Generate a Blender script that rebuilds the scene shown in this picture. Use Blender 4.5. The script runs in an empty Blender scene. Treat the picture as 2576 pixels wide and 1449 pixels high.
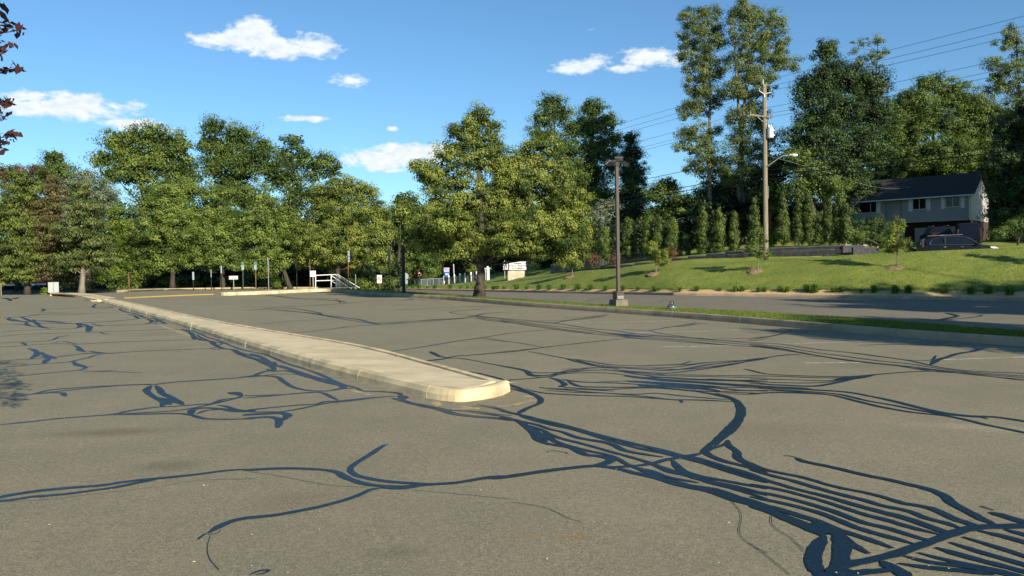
import bpy, bmesh, math, random
import numpy as np
from mathutils import Vector, Matrix
random.seed(7)
# ---------------------------------------------------------------- camera, sky, sun, exposure
SC = bpy.context.scene
COL = SC.collection
F = 2003.0; CX = 1288.0; CY = 724.5; HC = 1.6
ROLL = math.radians(1.0); PITCH = math.atan(49.5/F)
TR = math.tan(ROLL)
fwd = Vector((0, math.cos(PITCH), -math.sin(PITCH)))
up0 = Vector((0, math.sin(PITCH), math.cos(PITCH)))
r0 = Vector((1, 0, 0))
cup = up0*math.cos(ROLL) + r0*math.sin(ROLL)
crt = r0*math.cos(ROLL) - up0*math.sin(ROLL)
CAM = Vector((0, 0, HC))
cd = bpy.data.cameras.new('camera'); cam = bpy.data.objects.new('camera', cd); COL.objects.link(cam)
cd.sensor_width = 36.0; cd.lens = 36.0*F/2576.0; cd.clip_start = 0.05; cd.clip_end = 3000
m3 = Matrix((crt, cup, -fwd)).transposed()
cam.matrix_world = Matrix.Translation(CAM) @ m3.to_4x4()
SC.camera = cam
SC.render.resolution_x = 1024; SC.render.resolution_y = 576

SUN_EL = math.radians(23.0); SUN_AZ = math.atan2(0.52, -0.854)      # where the sun stands: behind the camera, to the right
sv = Vector((math.sin(SUN_AZ)*math.cos(SUN_EL), math.cos(SUN_AZ)*math.cos(SUN_EL), math.sin(SUN_EL)))
sl = bpy.data.lights.new('sun', 'SUN'); sl.energy = 4.6; sl.angle = math.radians(0.53); sl.color = (1.0, 0.89, 0.71)
so = bpy.data.objects.new('sun', sl); COL.objects.link(so); so.rotation_euler = sv.to_track_quat('Z', 'Y').to_euler()
SC.view_settings.view_transform = 'Standard'; SC.view_settings.look = 'None'
SC.view_settings.exposure = 0.85; SC.view_settings.gamma = 1.0

def ray(x, y):
    return (fwd + crt*((x-CX)/F) + cup*((CY-y)/F))
def pt(x, y, Y):                      # the point seen at photo position x, y at the distance Y ahead
    d = ray(x, y); return CAM + d*(Y/d.y)
def gp(x, y, h=0.0):                  # where that sight line meets the plane of the car park, h above it
    d = ray(x, y); s = (h-HC)/(d.z + TR*d.x); return CAM + d*s
def col(x, Y, h=0.0):                 # at distance Y in the direction of column x, h above the car park plane
    u = (x-CX)/F
    a1 = fwd.y+u*crt.y; b1 = cup.y
    a2 = (fwd.z+u*crt.z)+TR*(fwd.x+u*crt.x); b2 = cup.z+TR*cup.x
    det = a1*b2-a2*b1; c2 = h-HC
    s = (Y*b2-c2*b1)/det; w = (a1*c2-a2*Y)/det
    return CAM + (fwd+crt*u)*s + cup*w
def zp(X): return -TR*X
def proj(p):
    d = p-CAM; s = d.dot(fwd); return (CX+F*d.dot(crt)/s, CY-F*d.dot(cup)/s)

# sky
w = bpy.data.worlds.new('World'); SC.world = w; w.use_nodes = True
nt = w.node_tree; nt.nodes.clear(); N = nt.nodes; L = nt.links
def nd(t, **k):
    n = N.new(t)
    for a, b in k.items(): setattr(n, a, b)
    return n
out = nd('ShaderNodeOutputWorld'); bg = nd('ShaderNodeBackground')
sky = nd('ShaderNodeTexSky', sky_type='NISHITA', sun_disc=False)
sky.sun_elevation = SUN_EL; sky.sun_rotation = SUN_AZ; sky.altitude = 60; sky.air_density = 1.0; sky.dust_density = 0.1; sky.ozone_density = 3.0
tc = nd('ShaderNodeTexCoord')
dirn = nd('ShaderNodeVectorMath', operation='NORMALIZE'); L.new(tc.outputs['Generated'], dirn.inputs[0])
wn = nd('ShaderNodeTexNoise'); wn.inputs['Scale'].default_value = 26; wn.inputs['Detail'].default_value = 6; wn.inputs['Roughness'].default_value = 0.6
wm = nd('ShaderNodeMapping'); wm.inputs['Scale'].default_value = (1, 1, 2.0)
L.new(dirn.outputs[0], wm.inputs[0]); L.new(wm.outputs[0], wn.inputs['Vector'])
def mth(op, a, b=None, clamp=False):
    n = nd('ShaderNodeMath', operation=op, use_clamp=clamp)
    for i, v in enumerate((a, b)):
        if v is None: continue
        if isinstance(v, (int, float)): n.inputs[i].default_value = v
        else: L.new(v, n.inputs[i])
    return n.outputs[0]
def dot(v):
    n = nd('ShaderNodeVectorMath', operation='DOT_PRODUCT'); L.new(dirn.outputs[0], n.inputs[0]); n.inputs[1].default_value = v
    return n.outputs['Value']
CLOUDS = [(640,82,62,36,1),(590,104,105,22,1),(700,112,110,24,1),(785,112,75,28,1),(690,138,55,14,.8),
          (882,205,56,18,.8),(840,202,30,6,.3),(175,275,130,26,1.15),(200,258,75,22,1.1),(290,268,60,16,.8),(75,244,55,15,.95),(330,312,95,17,.95),(250,322,50,8,.6),
          (768,298,60,10,.8),(985,398,115,28,1.2),(1050,383,95,24,1.2),(1465,168,95,20,.95),(1500,158,50,18,.9),(1645,146,95,26,.95),(1560,172,80,12,.9),(985,323,22,9,.55),(1495,78,26,9,.35),(1335,18,30,8,.2)]
mask = None
for cx, cy, rx, ry, dn in CLOUDS:
    c = ray(cx, cy).normalized(); a = c.cross(Vector((0,0,1))).normalized(); b = a.cross(c).normalized()
    if b.z < 0: b = -b
    q1 = mth('MULTIPLY', dot(a), F/rx); q2 = mth('MULTIPLY', mth('SUBTRACT', dot(b), 0.0), F/ry)
    r2 = mth('ADD', mth('MULTIPLY', q1, q1), mth('MULTIPLY', q2, q2))
    e = mth('SUBTRACT', 1.0, mth('SQRT', r2))
    e = mth('MULTIPLY', mth('MAXIMUM', mth('MULTIPLY', mth('ADD', e, .55), 1), 0), dn)
    e = mth('MULTIPLY', e, mth('GREATER_THAN', dot(c), 0.5))
    mask = e if mask is None else mth('MAXIMUM', mask, e)
wn2 = nd('ShaderNodeTexNoise'); wn2.inputs['Scale'].default_value = 75; wn2.inputs['Detail'].default_value = 5; wn2.inputs['Roughness'].default_value = .6
L.new(wm.outputs[0], wn2.inputs['Vector'])
nz = mth('ADD', mth('MULTIPLY', mth('SUBTRACT', wn.outputs['Fac'], .5), 2.3), mth('MULTIPLY', mth('SUBTRACT', wn2.outputs['Fac'], .5), 1.1))
dens = mth('ADD', mth('SUBTRACT', mask, .52), nz)
dens = mth('MULTIPLY', mth('MULTIPLY', dens, 1.9, True), mth('MULTIPLY', mask, 3.5, True))
mixc = nd('ShaderNodeMix', data_type='RGBA'); L.new(dens, mixc.inputs[0])
cs = nd('ShaderNodeMixRGB'); cs.blend_type = 'MULTIPLY'; cs.inputs[0].default_value = 1; L.new(sky.outputs[0], cs.inputs[1]); cs.inputs[2].default_value = (.66, .90, 1.02, 1)
L.new(cs.outputs[0], mixc.inputs[6])
ccol = nd('ShaderNodeMix', data_type='RGBA'); L.new(mth('MULTIPLY', mth('SUBTRACT', wn2.outputs['Fac'], .30), 2.2, True), ccol.inputs[0])
ccol.inputs[6].default_value = (5.3, 6.0, 6.6, 1); ccol.inputs[7].default_value = (7.2, 7.5, 7.4, 1)
L.new(ccol.outputs[2], mixc.inputs[7])
L.new(mixc.outputs[2], bg.inputs[0]); bg.inputs[1].default_value = 0.08; L.new(bg.outputs[0], out.inputs[0])

# ---------------------------------------------------------------- materials
def mat(name, base, rough=.85, var=.0, scale=5.0, bump=0.0, bscale=40.0, metal=0.0, spec=.3, col2=None, detail=6, coord='Object', emit=None, dist=.02, stretch=None):
    m = bpy.data.materials.new(name); m.use_nodes = True; t = m.node_tree; n = t.nodes; l = t.links
    b = n['Principled BSDF']; b.inputs['Roughness'].default_value = rough; b.inputs['Metallic'].default_value = metal
    b.inputs['Specular IOR Level'].default_value = spec
    c1 = (*base, 1)
    if var or col2:
        tcx = n.new('ShaderNodeTexCoord'); nz = n.new('ShaderNodeTexNoise'); nz.inputs['Scale'].default_value = scale; nz.inputs['Detail'].default_value = detail
        mp = n.new('ShaderNodeMapping'); l.new(tcx.outputs[coord], mp.inputs[0]); l.new(mp.outputs[0], nz.inputs['Vector'])
        if stretch: mp.inputs['Scale'].default_value = stretch
        rp = n.new('ShaderNodeValToRGB'); l.new(nz.outputs['Fac'], rp.inputs[0])
        rp.color_ramp.elements[0].position = .33; rp.color_ramp.elements[1].position = .67
        a = col2 if col2 else tuple(max(0, v*(1-var)) for v in base); bb = base if col2 else tuple(v*(1+var) for v in base)
        rp.color_ramp.elements[0].color = (*a, 1); rp.color_ramp.elements[1].color = (*bb, 1)
        l.new(rp.outputs[0], b.inputs['Base Color'])
    else: b.inputs['Base Color'].default_value = c1
    if bump:
        tcx = n.new('ShaderNodeTexCoord'); nz = n.new('ShaderNodeTexNoise'); nz.inputs['Scale'].default_value = bscale; nz.inputs['Detail'].default_value = 4
        bp = n.new('ShaderNodeBump'); bp.inputs['Strength'].default_value = bump; bp.inputs['Distance'].default_value = dist
        l.new(tcx.outputs[coord], nz.inputs['Vector']); l.new(nz.outputs['Fac'], bp.inputs['Height']); l.new(bp.outputs[0], b.inputs['Normal'])
    return m
def leafmat(name, c1, c2, trans=.3):
    m = bpy.data.materials.new(name); m.use_nodes = True; t = m.node_tree; n = t.nodes; l = t.links; n.clear()
    o = n.new('ShaderNodeOutputMaterial'); df = n.new('ShaderNodeBsdfPrincipled'); df.inputs['Roughness'].default_value = .55; df.inputs['Specular IOR Level'].default_value = .35
    tr = n.new('ShaderNodeBsdfTranslucent'); mx = n.new('ShaderNodeMixShader'); mx.inputs[0].default_value = trans
    at = n.new('ShaderNodeAttribute'); at.attribute_name = 'tint'
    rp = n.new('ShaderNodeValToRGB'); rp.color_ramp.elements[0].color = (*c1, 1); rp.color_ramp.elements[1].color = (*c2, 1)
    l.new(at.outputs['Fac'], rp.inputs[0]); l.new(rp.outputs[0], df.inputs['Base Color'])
    g = n.new('ShaderNodeMixRGB'); g.blend_type = 'MULTIPLY'; g.inputs[0].default_value = 1; g.inputs[2].default_value = (1.1, 1.2, .5, 1)
    l.new(rp.outputs[0], g.inputs[1]); l.new(g.outputs[0], tr.inputs[0])
    l.new(df.outputs[0], mx.inputs[1]); l.new(tr.outputs[0], mx.inputs[2]); l.new(mx.outputs[0], o.inputs[0])
    return m

# ---------------------------------------------------------------- object helpers
def tag(o, label=None, cat=None, group=None, kind=None):
    if label: o['label'] = label
    if cat: o['category'] = cat
    if group: o['group'] = group
    if kind: o['kind'] = kind
    return o
def mesh_obj(name, verts, faces, m, parent=None, smooth=False, tint=None):
    me = bpy.data.meshes.new(name)
    if isinstance(verts, np.ndarray) and isinstance(faces, np.ndarray):
        nv, nf, k = len(verts), len(faces), faces.shape[1]
        me.vertices.add(nv); me.vertices.foreach_set('co', verts.astype(np.float32).ravel())
        me.loops.add(nf*k); me.loops.foreach_set('vertex_index', faces.astype(np.int32).ravel())
        me.polygons.add(nf); me.polygons.foreach_set('loop_start', np.arange(0, nf*k, k, dtype=np.int32)); me.polygons.foreach_set('loop_total', np.full(nf, k, dtype=np.int32))
        me.update(calc_edges=True)
    else:
        me.from_pydata([tuple(v) for v in verts], [], faces); me.update()
    if smooth:
        for p in me.polygons: p.use_smooth = True
    if tint is not None:
        a = me.attributes.new('tint', 'FLOAT', 'FACE'); a.data.foreach_set('value', tint.astype(np.float32))
    if m is not None: me.materials.append(m)
    o = bpy.data.objects.new(name, me); COL.objects.link(o)
    if parent is not None: o.parent = parent
    return o
def empty(name, loc, label, cat, group=None, rz=0.0):
    o = bpy.data.objects.new(name, None); COL.objects.link(o); o.location = loc; o.rotation_euler = (0, 0, rz); o.empty_display_size = .2
    return tag(o, label, cat, group)
class MB:
    def __init__(s): s.v = []; s.f = []; s.mi = []; s.smooth = False
    def add(s, vs, fs):
        k = len(s.v); s.v += [tuple(v) for v in vs]; s.f += [tuple(i+k for i in f) for f in fs]; return s
    def box(s, c, d, bev=0.0, rz=0.0, M=None):
        bm = bmesh.new(); bmesh.ops.create_cube(bm, size=1)
        for v in bm.verts: v.co = Vector((v.co.x*d[0], v.co.y*d[1], v.co.z*d[2]))
        if bev: bmesh.ops.bevel(bm, geom=bm.edges[:], offset=bev, segments=2, affect='EDGES', profile=.5)
        T = Matrix.Translation(c) @ (M if M is not None else Matrix.Rotation(rz, 4, 'Z'))
        bm.verts.index_update(); s.add([T @ v.co for v in bm.verts], [[v.index for v in f.verts] for f in bm.faces]); bm.free(); return s
    def tube(s, pts, radii, seg=8, cap=True):
        pts = [Vector(p) for p in pts]; n = len(pts)
        if isinstance(radii, (int, float)): radii = [radii]*n
        vs = []; fs = []
        for i, p in enumerate(pts):
            t = (pts[min(i+1, n-1)]-pts[max(i-1, 0)]).normalized()
            a = t.cross(Vector((0, 0, 1)) if abs(t.z) < .9 else Vector((1, 0, 0))).normalized(); b = t.cross(a)
            for k in range(seg):
                an = 2*math.pi*k/seg; vs.append(p+(a*math.cos(an)+b*math.sin(an))*radii[i])
        for i in range(n-1):
            for k in range(seg):
                k2 = (k+1) % seg; fs.append((i*seg+k, i*seg+k2, (i+1)*seg+k2, (i+1)*seg+k))
        if cap: fs.append(tuple(range(seg-1, -1, -1))); fs.append(tuple((n-1)*seg+k for k in range(seg)))
        return s.add(vs, fs)
    def lathe(s, prof, c=(0,0,0), seg=20):
        vs = []; fs = []; n = len(prof)
        for r, z in prof:
            for k in range(seg):
                an = 2*math.pi*k/seg; vs.append((c[0]+r*math.cos(an), c[1]+r*math.sin(an), c[2]+z))
        for i in range(n-1):
            for k in range(seg):
                k2 = (k+1) % seg; fs.append((i*seg+k, i*seg+k2, (i+1)*seg+k2, (i+1)*seg+k))
        fs.append(tuple(range(seg-1, -1, -1))); fs.append(tuple((n-1)*seg+k for k in range(seg)))
        return s.add(vs, fs)
    def prism(s, poly, y0, y1, axis='y'):
        n = len(poly); vs = []
        for yy in (y0, y1):
            for a, b in poly: vs.append((a, yy, b) if axis == 'y' else ((yy, a, b) if axis == 'x' else (a, b, yy)))
        fs = [tuple(range(n-1, -1, -1)), tuple(range(n, 2*n))] + [(i, (i+1) % n, n+(i+1) % n, n+i) for i in range(n)]
        return s.add(vs, fs)
    def build(s, name, m, parent=None, smooth=False):
        o = mesh_obj(name, s.v, s.f, m, parent, smooth)
        bm = bmesh.new(); bm.from_mesh(o.data); bmesh.ops.recalc_face_normals(bm, faces=bm.faces[:]); bm.to_mesh(o.data); bm.free()
        return o
def textmesh(name, body, size, m, parent, M, align='CENTER', ext=.004, bold=0.0):
    c = bpy.data.curves.new(name, 'FONT'); c.body = body; c.size = size; c.align_x = align; c.align_y = 'CENTER'; c.extrude = ext; c.offset = bold; c.space_line = .95
    o = bpy.data.objects.new(name, c); COL.objects.link(o)
    dg = bpy.context.evaluated_depsgraph_get(); me = bpy.data.meshes.new_from_object(o.evaluated_get(dg))
    COL.objects.unlink(o); bpy.data.objects.remove(o)
    me.transform(M); me.materials.clear(); me.materials.append(m)
    q = bpy.data.objects.new(name, me); COL.objects.link(q); q.parent = parent
    return q
def copy_tree(o, parent=None):
    c = o.copy(); COL.objects.link(c)
    if parent: c.parent = parent
    for ch in o.children: copy_tree(ch, c)
    return c
def grid(name, rows, m, parent=None, smooth=True):       # rows: equally long lists of points
    k = len(rows[0]); vs = [p for r in rows for p in r]; fs = []
    for i in range(len(rows)-1):
        for j in range(k-1): fs.append((i*k+j, i*k+j+1, (i+1)*k+j+1, (i+1)*k+j))
    return mesh_obj(name, vs, fs, m, parent, smooth)
def interp(x, tab):
    if x <= tab[0][0]: a, b = tab[0], tab[1]
    elif x >= tab[-1][0]: a, b = tab[-2], tab[-1]
    else:
        for a, b in zip(tab, tab[1:]):
            if a[0] <= x <= b[0]: break
    t = (x-a[0])/(b[0]-a[0]); return [a[i]+(b[i]-a[i])*t for i in range(1, len(a))]
def cat_rom(P, step=.15, tmin=3):
    P = [np.array(p, float) for p in P]; n = len(P); out = []
    for i in range(n-1):
        p0 = P[i-1] if i else 2*P[0]-P[1]; p1, p2 = P[i], P[i+1]; p3 = P[i+2] if i+2 < n else 2*P[-1]-P[-2]
        k = max(tmin, min(60, int(np.linalg.norm(p2-p1)/step)))
        for j in range(k):
            t = j/k; out.append(.5*((2*p1)+(-p0+p2)*t+(2*p0-5*p1+4*p2-p3)*t*t+(-p0+3*p1-3*p2+p3)*t**3))
    out.append(P[-1]); return out
# ---------------------------------------------------------------- ground surfaces
def asphalt(name, base, blot, stains=()):
    m = bpy.data.materials.new(name); m.use_nodes = True; t = m.node_tree; n = t.nodes; l = t.links; b = n['Principled BSDF']
    b.inputs['Roughness'].default_value = .9; b.inputs['Specular IOR Level'].default_value = .25
    tcx = n.new('ShaderNodeTexCoord')
    def noise(s, d, r=.5):
        q = n.new('ShaderNodeTexNoise'); q.inputs['Scale'].default_value = s; q.inputs['Detail'].default_value = d; q.inputs['Roughness'].default_value = r; l.new(tcx.outputs['Object'], q.inputs['Vector']); return q.outputs['Fac']
    def ramp(f, p0, c0, p1, c1):
        q = n.new('ShaderNodeValToRGB'); q.color_ramp.elements[0].position = p0; q.color_ramp.elements[1].position = p1; q.color_ramp.elements[0].color = (*c0, 1); q.color_ramp.elements[1].color = (*c1, 1); l.new(f, q.inputs[0]); return q.outputs[0]
    def mul(a, c, f=1.0):
        q = n.new('ShaderNodeMixRGB'); q.blend_type = 'MULTIPLY'; q.inputs[0].default_value = f; l.new(a, q.inputs[1]); l.new(c, q.inputs[2]); return q.outputs[0]
    big = ramp(noise(.13, 4), .3, tuple(v*(1-blot) for v in base), .7, tuple(v*(1+blot) for v in base))
    med = ramp(noise(1.1, 6, .65), .3, (.9, .9, .9), .7, (1.07, 1.06, 1.03))
    fine = ramp(noise(95, 3, .7), .36, (.62, .62, .6), .64, (1.34, 1.33, 1.3))
    f2 = ramp(noise(28, 3, .7), .35, (.86, .86, .85), .65, (1.12, 1.12, 1.1))
    c = mul(mul(mul(big, med), fine), f2)
    nzs = noise(2.2, 5, .7); nzf = noise(14, 4, .7)
    for (px, py, rx, ry, rot, col_, amt) in stains:
        mp = n.new('ShaderNodeMapping'); mp.vector_type = 'TEXTURE'; mp.inputs['Location'].default_value = (px, py, 0); mp.inputs['Rotation'].default_value = (0, 0, rot); mp.inputs['Scale'].default_value = (rx, ry, 50); l.new(tcx.outputs['Object'], mp.inputs[0])
        ln = n.new('ShaderNodeVectorMath'); ln.operation = 'LENGTH'; l.new(mp.outputs[0], ln.inputs[0])
        def ma(op, p, q):
            k = n.new('ShaderNodeMath'); k.operation = op
            for i_, v_ in enumerate((p, q)):
                if isinstance(v_, (int, float)): k.inputs[i_].default_value = v_
                else: l.new(v_, k.inputs[i_])
            return k.outputs[0]
        e = ma('ADD', ma('SUBTRACT', 1.0, ln.outputs['Value']), ma('MULTIPLY', ma('ADD', ma('SUBTRACT', nzs, .5), ma('MULTIPLY', ma('SUBTRACT', nzf, .5), .8)), 1.3))
        k = n.new('ShaderNodeMath'); k.operation = 'MULTIPLY'; k.use_clamp = True; l.new(e, k.inputs[0]); k.inputs[1].default_value = 1.3
        k2 = ma('MULTIPLY', k.outputs[0], amt); q = n.new('ShaderNodeMixRGB'); q.blend_type = 'MULTIPLY'; l.new(k2, q.inputs[0]); l.new(c, q.inputs[1]); q.inputs[2].default_value = (*col_, 1); c = q.outputs[0]
    vo = n.new('ShaderNodeTexVoronoi'); vo.inputs['Scale'].default_value = 34; l.new(tcx.outputs['Object'], vo.inputs['Vector'])
    st = ramp(vo.outputs['Distance'], .06, (1, 1, 1), .10, (0, 0, 0))
    vc = n.new('ShaderNodeSeparateColor'); l.new(vo.outputs['Color'], vc.inputs[0])
    gt = n.new('ShaderNodeMath'); gt.operation = 'GREATER_THAN'; gt.inputs[1].default_value = .90; l.new(vc.outputs[0], gt.inputs[0])
    mm = n.new('ShaderNodeMath'); mm.operation = 'MULTIPLY'; l.new(st, mm.inputs[0]); l.new(gt.outputs[0], mm.inputs[1])
    mx = n.new('ShaderNodeMixRGB'); l.new(mm.outputs[0], mx.inputs[0]); l.new(c, mx.inputs[1]); mx.inputs[2].default_value = (.45, .43, .36, 1)
    l.new(mx.outputs[0], b.inputs['Base Color'])
    bp = n.new('ShaderNodeBump'); bp.inputs['Strength'].default_value = .32; bp.inputs['Distance'].default_value = .006
    l.new(noise(90, 3, .7), bp.inputs['Height']); l.new(bp.outputs[0], b.inputs['Normal'])
    return m
def _st(x, y, rx, ry, rot, c, a): p = gp(x, y); return (p.x, p.y, rx, ry, rot, c, a)
M_ASPH = asphalt('lot_asphalt', (.222, .202, .140), .07, [_st(285,1088,.85,.25,.25,(.62,.60,.58),.8), _st(430,1172,.32,.22,.3,(.62,.62,.62),.7), _st(1440,1352,.14,.08,.1,(1.25,.85,.5),.6), _st(1330,1345,.2,.08,-.3,(1.1,.92,.75),.4),
   _st(760,1260,.5,.3,.4,(.82,.80,.78),.6), _st(1900,1080,1.0,.5,.2,(.86,.85,.84),.6), _st(420,840,2.2,.8,.1,(.84,.83,.82),.6), _st(1500,900,1.6,.7,.2,(1.12,1.10,1.06),.7), _st(2150,920,1.4,.5,.3,(.84,.83,.82),.6), _st(2440,1075,.9,.25,-.3,(1.3,1.32,1.32),.6), _st(1020,780,3,1.2,.2,(.86,.85,.84),.6), _st(560,770,2.6,1.5,.4,(1.1,1.1,1.08),.6), _st(1000,1390,.22,.12,.1,(.6,.6,.6),.5)])
M_ROAD = asphalt('road_asphalt', (.185, .168, .130), .05)
M_STREET = asphalt('street_asphalt', (.12, .12, .12), .05)
M_CONC = mat('concrete_walk', (.56, .475, .30), .9, .13, 1.8, .25, 70, detail=8, dist=.004)
M_KERB = mat('concrete_kerb', (.34, .265, .17), .9, .22, 1.6, .3, 60, detail=8, dist=.006)
M_KERBL = mat('pale_kerb', (.53, .44, .27), .9, .3, 2.4, .3, 60, detail=8, dist=.006)
M_GRASS = mat('lawn_grass', (.235, .26, .045), .9, bump=.9, bscale=26, col2=(.145, .195, .032), scale=.42, detail=14, dist=.05, stretch=(1, 1.6, 1))
M_BLADE = leafmat('grass_blade', (.06, .11, .015), (.20, .25, .04), .35)
M_MULCH = mat('straw_mulch', (.62, .44, .22), .95, bump=.8, bscale=30, col2=(.40, .26, .12), scale=9, detail=8, dist=.03)
M_WOODCHIP = mat('mulch_mound', (.27, .19, .115), .95, bump=.9, bscale=30, col2=(.20, .13, .075), scale=14, detail=8, dist=.03)
M_FLOOR = mat('woodland_floor', (.06, .055, .03), .95, bump=.8, bscale=6, col2=(.03, .04, .015), scale=1.2, detail=8, dist=.1)
M_TAR = bpy.data.materials.new('crack_tar'); M_TAR.use_nodes = True
def _tar():
    n = M_TAR.node_tree.nodes; l = M_TAR.node_tree.links; b = n['Principled BSDF']
    tcx = n.new('ShaderNodeTexCoord'); q = n.new('ShaderNodeTexNoise'); q.inputs['Scale'].default_value = 9; q.inputs['Detail'].default_value = 6; l.new(tcx.outputs['Object'], q.inputs['Vector'])
    rp = n.new('ShaderNodeValToRGB'); rp.color_ramp.elements[0].color = (.002, .007, .013, 1); rp.color_ramp.elements[1].color = (.004, .019, .034, 1); l.new(q.outputs['Fac'], rp.inputs[0]); q5 = n.new('ShaderNodeTexNoise'); q5.inputs['Scale'].default_value = 55; q5.inputs['Detail'].default_value = 4; q5.inputs['Roughness'].default_value = .7; l.new(tcx.outputs['Object'], q5.inputs['Vector'])
    q6 = n.new('ShaderNodeValToRGB'); q6.color_ramp.elements[0].position = .60; q6.color_ramp.elements[1].position = .70; l.new(q5.outputs['Fac'], q6.inputs[0])
    q7 = n.new('ShaderNodeMixRGB'); l.new(q6.outputs[0], q7.inputs[0]); l.new(rp.outputs[0], q7.inputs[1]); q7.inputs[2].default_value = (.07, .065, .05, 1); l.new(q7.outputs[0], b.inputs['Base Color'])
    r2 = n.new('ShaderNodeMapRange'); r2.inputs['To Min'].default_value = .24; r2.inputs['To Max'].default_value = .46; l.new(q.outputs['Fac'], r2.inputs['Value']); l.new(r2.outputs[0], b.inputs['Roughness'])
    b.inputs['Specular IOR Level'].default_value = .30
    q2 = n.new('ShaderNodeTexNoise'); q2.inputs['Scale'].default_value = 45; l.new(tcx.outputs['Object'], q2.inputs['Vector'])
    bp = n.new('ShaderNodeBump'); bp.inputs['Strength'].default_value = .35; bp.inputs['Distance'].default_value = .01; l.new(q2.outputs['Fac'], bp.inputs['Height']); l.new(bp.outputs[0], b.inputs['Normal'])
_tar()
def worn(name, c, cover):
    m = bpy.data.materials.new(name); m.use_nodes = True; n = m.node_tree.nodes; l = m.node_tree.links; b = n['Principled BSDF']
    tcx = n.new('ShaderNodeTexCoord'); q = n.new('ShaderNodeTexNoise'); q.inputs['Scale'].default_value = 7; q.inputs['Detail'].default_value = 12; q.inputs['Roughness'].default_value = .75; l.new(tcx.outputs['Object'], q.inputs['Vector'])
    rp = n.new('ShaderNodeValToRGB'); rp.color_ramp.elements[0].position = .5-cover; rp.color_ramp.elements[1].position = .62-cover
    rp.color_ramp.elements[0].color = (.222, .202, .140, 1); rp.color_ramp.elements[1].color = (*c, 1); l.new(q.outputs['Fac'], rp.inputs[0]); l.new(rp.outputs[0], b.inputs['Base Color']); b.inputs['Roughness'].default_value = .85
    return m
M_WHITE = worn('worn_white_paint', (.52, .49, .40), .06); M_YELW = worn('worn_yellow_paint', (.46, .33, .10), .05)
M_YEL = mat('yellow_kerb_paint', (.38, .27, .07), .7, .12, 6)

KERBL = [(560,744.5),(700,738.5),(832,733.5),(943,743),(1114,754),(1302,770),(1425,779),(1737,802.5),(2256,848),(2576,872),(3000,904),(3800,964)]
SBACK = [(832,727),(979,729),(1100,740),(1217,749),(1320,756),(1536,769),(1887,786),(2200,808),(2576,838),(3000,870),(3800,930)]
KT = [(880,727,102),(1063,730,88),(1383,737,64),(1698,743,50),(2138,750,43),(2576,758,38.6),(2900,764,35),(3400,775,31)]
TT = [(880,724.5,140),(1047,720,125),(1123,716,118),(1198,708,108),(1270,700,98),(1348,694,86),(1409,687.5,77),(1477,680.6,70),(1600,672.5,62),(1761,665,57),(1932,653.7,54),(2138,642,51),(2313,633,49.5),(2516,625,48.3),(2576,622,48),(2900,608,46),(3400,592,44)]
def Kp(x): y, Y = interp(x, KT); return pt(x, y, Y)
def Tp(x): y, Y = interp(x, TT); return pt(x, y, Y)
def Sp(x):
    y, = interp(x, SBACK); return gp(x, y, .15)
def lawn_t(x, t):
    a = Kp(x)+Vector((0, .2, .14)); b = Tp(x); p = a.lerp(b, t)
    p.z += .18*math.sin(math.pi*min(1, max(0, t)))*(1 if x > 1300 else .3); return p
def lawn(x, y):                               # the lawn point seen at photo position x, y
    lo, hi = 0.0, 1.0
    for _ in range(30):
        mid = (lo+hi)/2
        if proj(lawn_t(x, mid))[1] > y: lo = mid
        else: hi = mid
    return lawn_t(x, lo)

# the great sheet under everything, reaching the horizon
g = mesh_obj('ground', [(-1500, -300, -zp(1500)-6-70), (1500, -300, zp(1500)-6-40), (1500, 2500, zp(1500)-6-40), (-1500, 2500, -zp(1500)-6-70)], [(0, 1, 2, 3)], M_FLOOR); tag(g, kind='structure')
# car park
bk = [(-900,746),(0,742.3),(125,741.3),(312,735),(422,731),(558,728.5),(660,727.3),(832,727)]
lotp = [gp(x, y) for x, y in bk]+[gp(x, y)+Vector((.1, .05, 0)) for x, y in KERBL[2:]]
lotp += [Vector((60, 3, zp(60))), Vector((60, -25, zp(60))), Vector((-120, -25, zp(-120))), Vector((-120, 45, zp(-120)))]
lot = mesh_obj('parking_lot', lotp, [tuple(range(len(lotp)-1, -1, -1))], M_ASPH); tag(lot, kind='structure')
me = lot.data
# road beyond the grass strip
xs = list(np.linspace(880, 3400, 64))
rows = []
for k in range(9):
    t = k/8; r = []
    for x in xs:
        a = Sp(x)+Vector((0, 0, -.16)); b = Kp(x); q = a.lerp(b, t); q.z -= .0; r.append(q)
    rows.append(r)
road = grid('road', rows, M_ROAD); tag(road, kind='structure')
# lawn: mulch bed beside the kerb, then grass up to the street
rows = [[lawn_t(x, t)+Vector((0, 0, .0)) for x in xs] for t in (0, .03, .06, .10)]
bed = grid('mulch_bed', rows, M_MULCH); tag(bed, kind='structure')
rng = np.random.RandomState(3)
rows = []
for t in np.linspace(.085, 1, 22):
    rows.append([lawn_t(x, t if t > .1 else t+.012*math.sin(x*.11)+.01*math.sin(x*.037))+Vector((0, 0, .012 if t < .1 else .02+.03*rng.rand()*(t < .97))) for x in np.linspace(880, 3400, 150)])
lawn_o = grid('lawn', rows, M_GRASS); tag(lawn_o, kind='structure')
# street beyond the crest
def Stp(x, k): p = Tp(x); return Vector((p.x, p.y+(.5 if k == 0 else 8.0), p.z-(.12 if k == 0 else .55)))
rows = [[Tp(x) for x in xs], [Stp(x, 0) for x in xs], [Stp(x, 0)+Vector((0, .5, -.4)) for x in xs], [Stp(x, 1) for x in xs]]
st = grid('street', rows, M_STREET); tag(st, kind='structure')
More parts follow.
